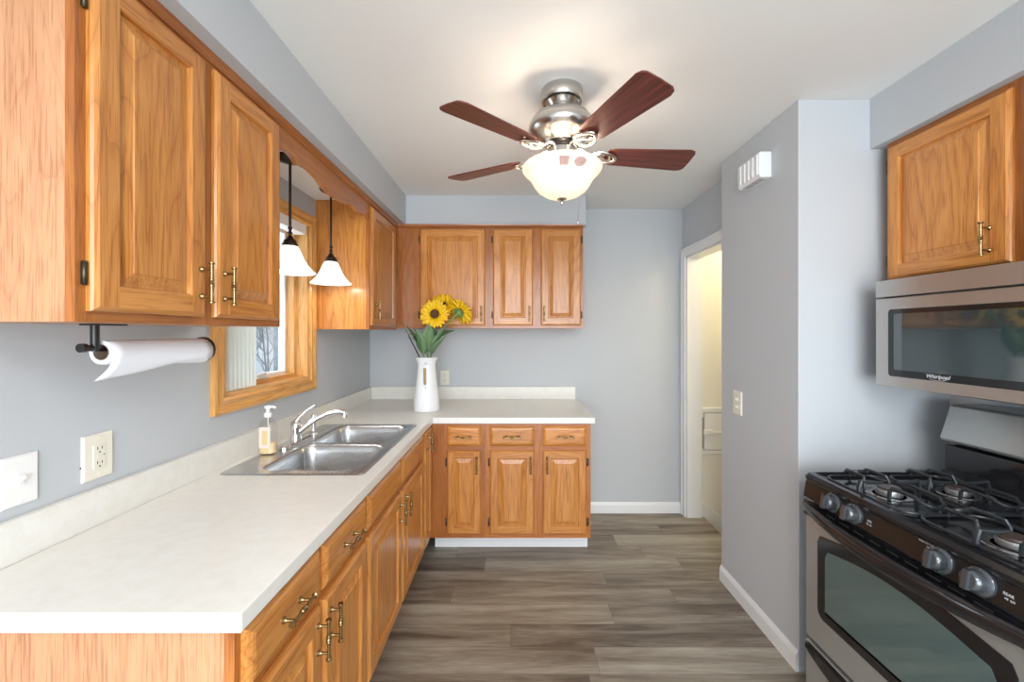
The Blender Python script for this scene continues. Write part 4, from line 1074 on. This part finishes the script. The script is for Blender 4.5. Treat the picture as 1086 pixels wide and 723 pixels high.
b = MB(); 
def wp2(e, y): return wpoly(-0.028+e, y)
b.loft([wp2(0,-0.0290), wp2(0,-0.0303)], True, False, True, smooth=False); b.build('window_glass', OVENG, od)
# arched black handle
b = MB(); rows = []
n_ = 28
secs = []
for i in range(n_+1):
    u = i/n_; x = 0.0+W*u; bow = math.sin(PI*u)**0.8
    yc = -0.022-0.050*bow; zc = 0.776-0.010*bow; hh = 0.018+0.010*bow; dd = 0.013+0.004*bow
    secs.append([(x, yc+dd*math.cos(2*PI*k/16), zc+hh*math.sin(2*PI*k/16)) for k in range(16)])
b.loft(secs, True, True, True)
# backing strip behind the bar along the door top
b.box(0.003, W-0.003, -0.030, -0.020, 0.745, 0.800)
b.build('door_handle', BLACK, od, weld=False)
for k in range(9):
    b = MB(); b.box(0.12+0.06*k, 0.16+0.06*k, -0.0312, -0.0300, 0.786, 0.790); b.build('vent_slot', SLOT, od)
# storage drawer
b = MB(); b.box(0.004, W-0.004, -0.024, 0.02, 0.06, 0.262)
dr = b.build('storage_drawer', SILVER, rg, bevel=0.004, loc=(0,0.026,0))
b = MB(); secs = []
for i in range(21):
    u = i/20; x = 0.02+(W-0.04)*u; s_ = math.sin(PI*u)
    secs.append([(x,-0.024,0.258),(x,-0.036-0.01*s_,0.256),(x,-0.038-0.01*s_,0.240-0.045*s_**0.7),(x,-0.024,0.232-0.05*s_**0.7)])
b.loft(secs, True, True, True, smooth=False); b.build('drawer_handle', BLACK, dr)
# burners and grates
for (bx, by, big) in ((0.20,0.150,1),(0.545,0.165,1),(0.20,0.385,0),(0.545,0.385,0)):
    s_ = 1.0 if big else 0.85
    b = MB(); b.lathe([(0.066*s_,0.893),(0.064*s_,0.896),(0.045*s_,0.893),(0.030*s_,0.893)], (bx,by,0), seg=32, cap=False)
    b.build('burner_bowl', simple('polished_burner_ring', (0.30,0.31,0.32), 0.2, 0.9), rg)
    b = MB(); b.lathe([(0.036*s_,0.892),(0.038*s_,0.905),(0.036*s_,0.912),(0.0001,0.912)], (bx,by,0), seg=28); b.build('burner_base', simple('aluminium_burner', (0.55,0.55,0.55), 0.35, 0.9, var=0.2), rg)
    b = MB(); b.lathe([(0.031*s_,0.912),(0.033*s_,0.915),(0.031*s_,0.920),(0.0001,0.921)], (bx,by,0), seg=28); b.build('burner_cap', simple('brown_black_cap', (0.07,0.045,0.04), 0.3), rg)
    # grate: two U loops and two raised fins joined by a perimeter wire
    b = MB(); zt_ = 0.934
    for sg in (-1, 1):
        pts = []
        hw = 0.040
        pts += [(bx+sg*0.048, by-hw*1.1, 0.896),(bx+sg*0.050, by-hw*1.1, 0.920),(bx+sg*0.056, by-hw, zt_)]
        pts += [(bx+sg*0.10, by-hw*1.0, zt_),(bx+sg*0.135, by-hw*0.92, zt_-0.001)]
        for k in range(7):
            a = -PI/2+PI*k/6; pts.append((bx+sg*(0.140+0.025*math.cos(a)), by+hw*0.85*math.sin(a), zt_-0.008-0.010*math.cos(a)))
        pts += [(bx+sg*0.135, by+hw*0.92, zt_-0.001),(bx+sg*0.10, by+hw*1.0, zt_),(bx+sg*0.056, by+hw, zt_),(bx+sg*0.050, by+hw*1.1, 0.920),(bx+sg*0.048, by+hw*1.1, 0.896)]
        b.tube(pts, 0.0052, seg=8, flat=1.2)
        b.tube([(bx+sg*0.164, by, zt_-0.018),(bx+sg*0.168, by, 0.912),(bx+sg*0.168, by, 0.895)], 0.005, seg=8)
    for sg in (-1, 1):
        b.tube([(bx, by+sg*0.104, 0.895),(bx, by+sg*0.104, 0.915),(bx, by+sg*0.098, zt_+0.004),(bx, by+sg*0.075, zt_),(bx, by+sg*0.045, zt_-0.002),(bx, by+sg*0.022, zt_)], [0.006,0.006,0.0065,0.006,0.0055,0.004], seg=8, flat=1.3)
    ring_ = []
    for k in range(32):
        a = 2*PI*k/32; ring_.append((bx+0.048*math.cos(a)*1.0, by+0.044*math.sin(a)*1.05, zt_-0.014))
    per = rrect(bx-0.168, bx+0.168, by-0.105, by+0.105, 0.05, 0.8995, 6)
    b.tube(per, 0.0048, seg=8, closed=True)
    b.build('grate', CAST, rg, weld=False)
# backguard
b = MB(); b.box(0.0, W, 0.545, 0.70, 0.893, 1.012); b.prism([(0.50,0.905),(0.545,0.925),(0.545,0.893),(0.50,0.893)], 'x', 0.01, W-0.01); b.build('backguard_base', BLACK, rg, bevel=0.004)
b = MB()
prof_ = [(0.60,1.012),(0.545,1.024),(0.528,1.032),(0.526,1.040),(0.566,1.160),(0.574,1.168),(0.70,1.170),(0.70,1.012)]
b.prism(prof_, 'x', -0.002, W+0.002); b.build('backguard', SILVER, rg, bevel=0.008, segs=4)
b = MB(); b.prism([(0.531,1.060),(0.5600,1.147),(0.5580,1.1475),(0.529,1.0605)], 'x', 0.28, 0.52); b.build('clock_display', BLACK, rg)

# ------------------------------------------------------------------ microwave
mw = thing('microwave', 'stainless steel over-the-range microwave', 'microwave', (1.428, 1.640, 1.240), -PI/2)
b = MB(); b.box(0.003, 0.757, 0.035, 0.42, 0, 0.405); b.build('body', simple('dark_grey_microwave_case', (0.06,0.06,0.065), 0.4), mw)
b = MB(); b.loft([[(0,0.035,0.342),(0.76,0.035,0.342),(0.76,0.035,0.4075),(0,0.035,0.4075)],[(0,0.003,0.342),(0.76,0.003,0.342),(0.76,0.003,0.4075),(0,0.003,0.4075)],[(0.002,0,0.344),(0.758,0,0.344),(0.758,0,0.4065),(0.002,0,0.4065)]], True, True, True, smooth=False)
b.build('vent_panel', STEEL, mw)
b = MB()
def mr(i, y, x0=0, x1=0.76, z0=0.0, z1=0.338): return [(x0+i,y,z0+i),(x1-i,y,z0+i),(x1-i,y,z1-i),(x0+i,y,z1-i)]
b.loft([mr(0,0.035), mr(0,0.004), mr(0.003,0.0)], True, True, True, smooth=False)
md_ = b.build('door', STEEL, mw)
def rz(x0, x1, z0, z1, r, y, n=5): return [(p[0], y, p[1]) for p in rrect(x0, x1, z0, z1, r, 0, n)]
b = MB(); b.loft([rz(0.056,0.60,0.040,0.294,0.012,0.0), rz(0.058,0.598,0.042,0.292,0.012,-0.0015)], True, False, True, smooth=False); b.build('window_border', BLACK, md_)
b = MB(); b.loft([rz(0.082,0.575,0.066,0.276,0.008,-0.0014), rz(0.082,0.575,0.066,0.276,0.008,-0.0024)], True, False, True, smooth=False); b.build('window_glass', MICROG, md_)
b = MB(); b.tube([(0.625,0,0.05),(0.625,-0.035,0.06),(0.625,-0.035,0.28),(0.625,0,0.29)], 0.010, seg=12); b.build('handle', STEEL, md_)
b = MB(); b.box(0.655,0.752,-0.0015,0.0,0.02,0.32); b.build('keypad', BLACKP, md_)
WTXT = simple('white_print', (0.85,0.87,0.9), 0.5)
text_mesh('brand_lettering', 'Whirlpool', 0.019, WTXT, md_, Matrix.Translation((0.243, -0.0016, 0.055)) @ Matrix.Rotation(PI/2, 4, 'X'))
lp = [(0.243+0.030*math.cos(a), -0.0018, 0.051+0.009*math.sin(a)) for a in [math.radians(200+12*i) for i in range(17)]]
b = MB(); b.tube(lp, [0.0002+0.0006*math.sin(PI*i/16) for i in range(17)], seg=6); b.build('brand_swoosh', WTXT, md_)
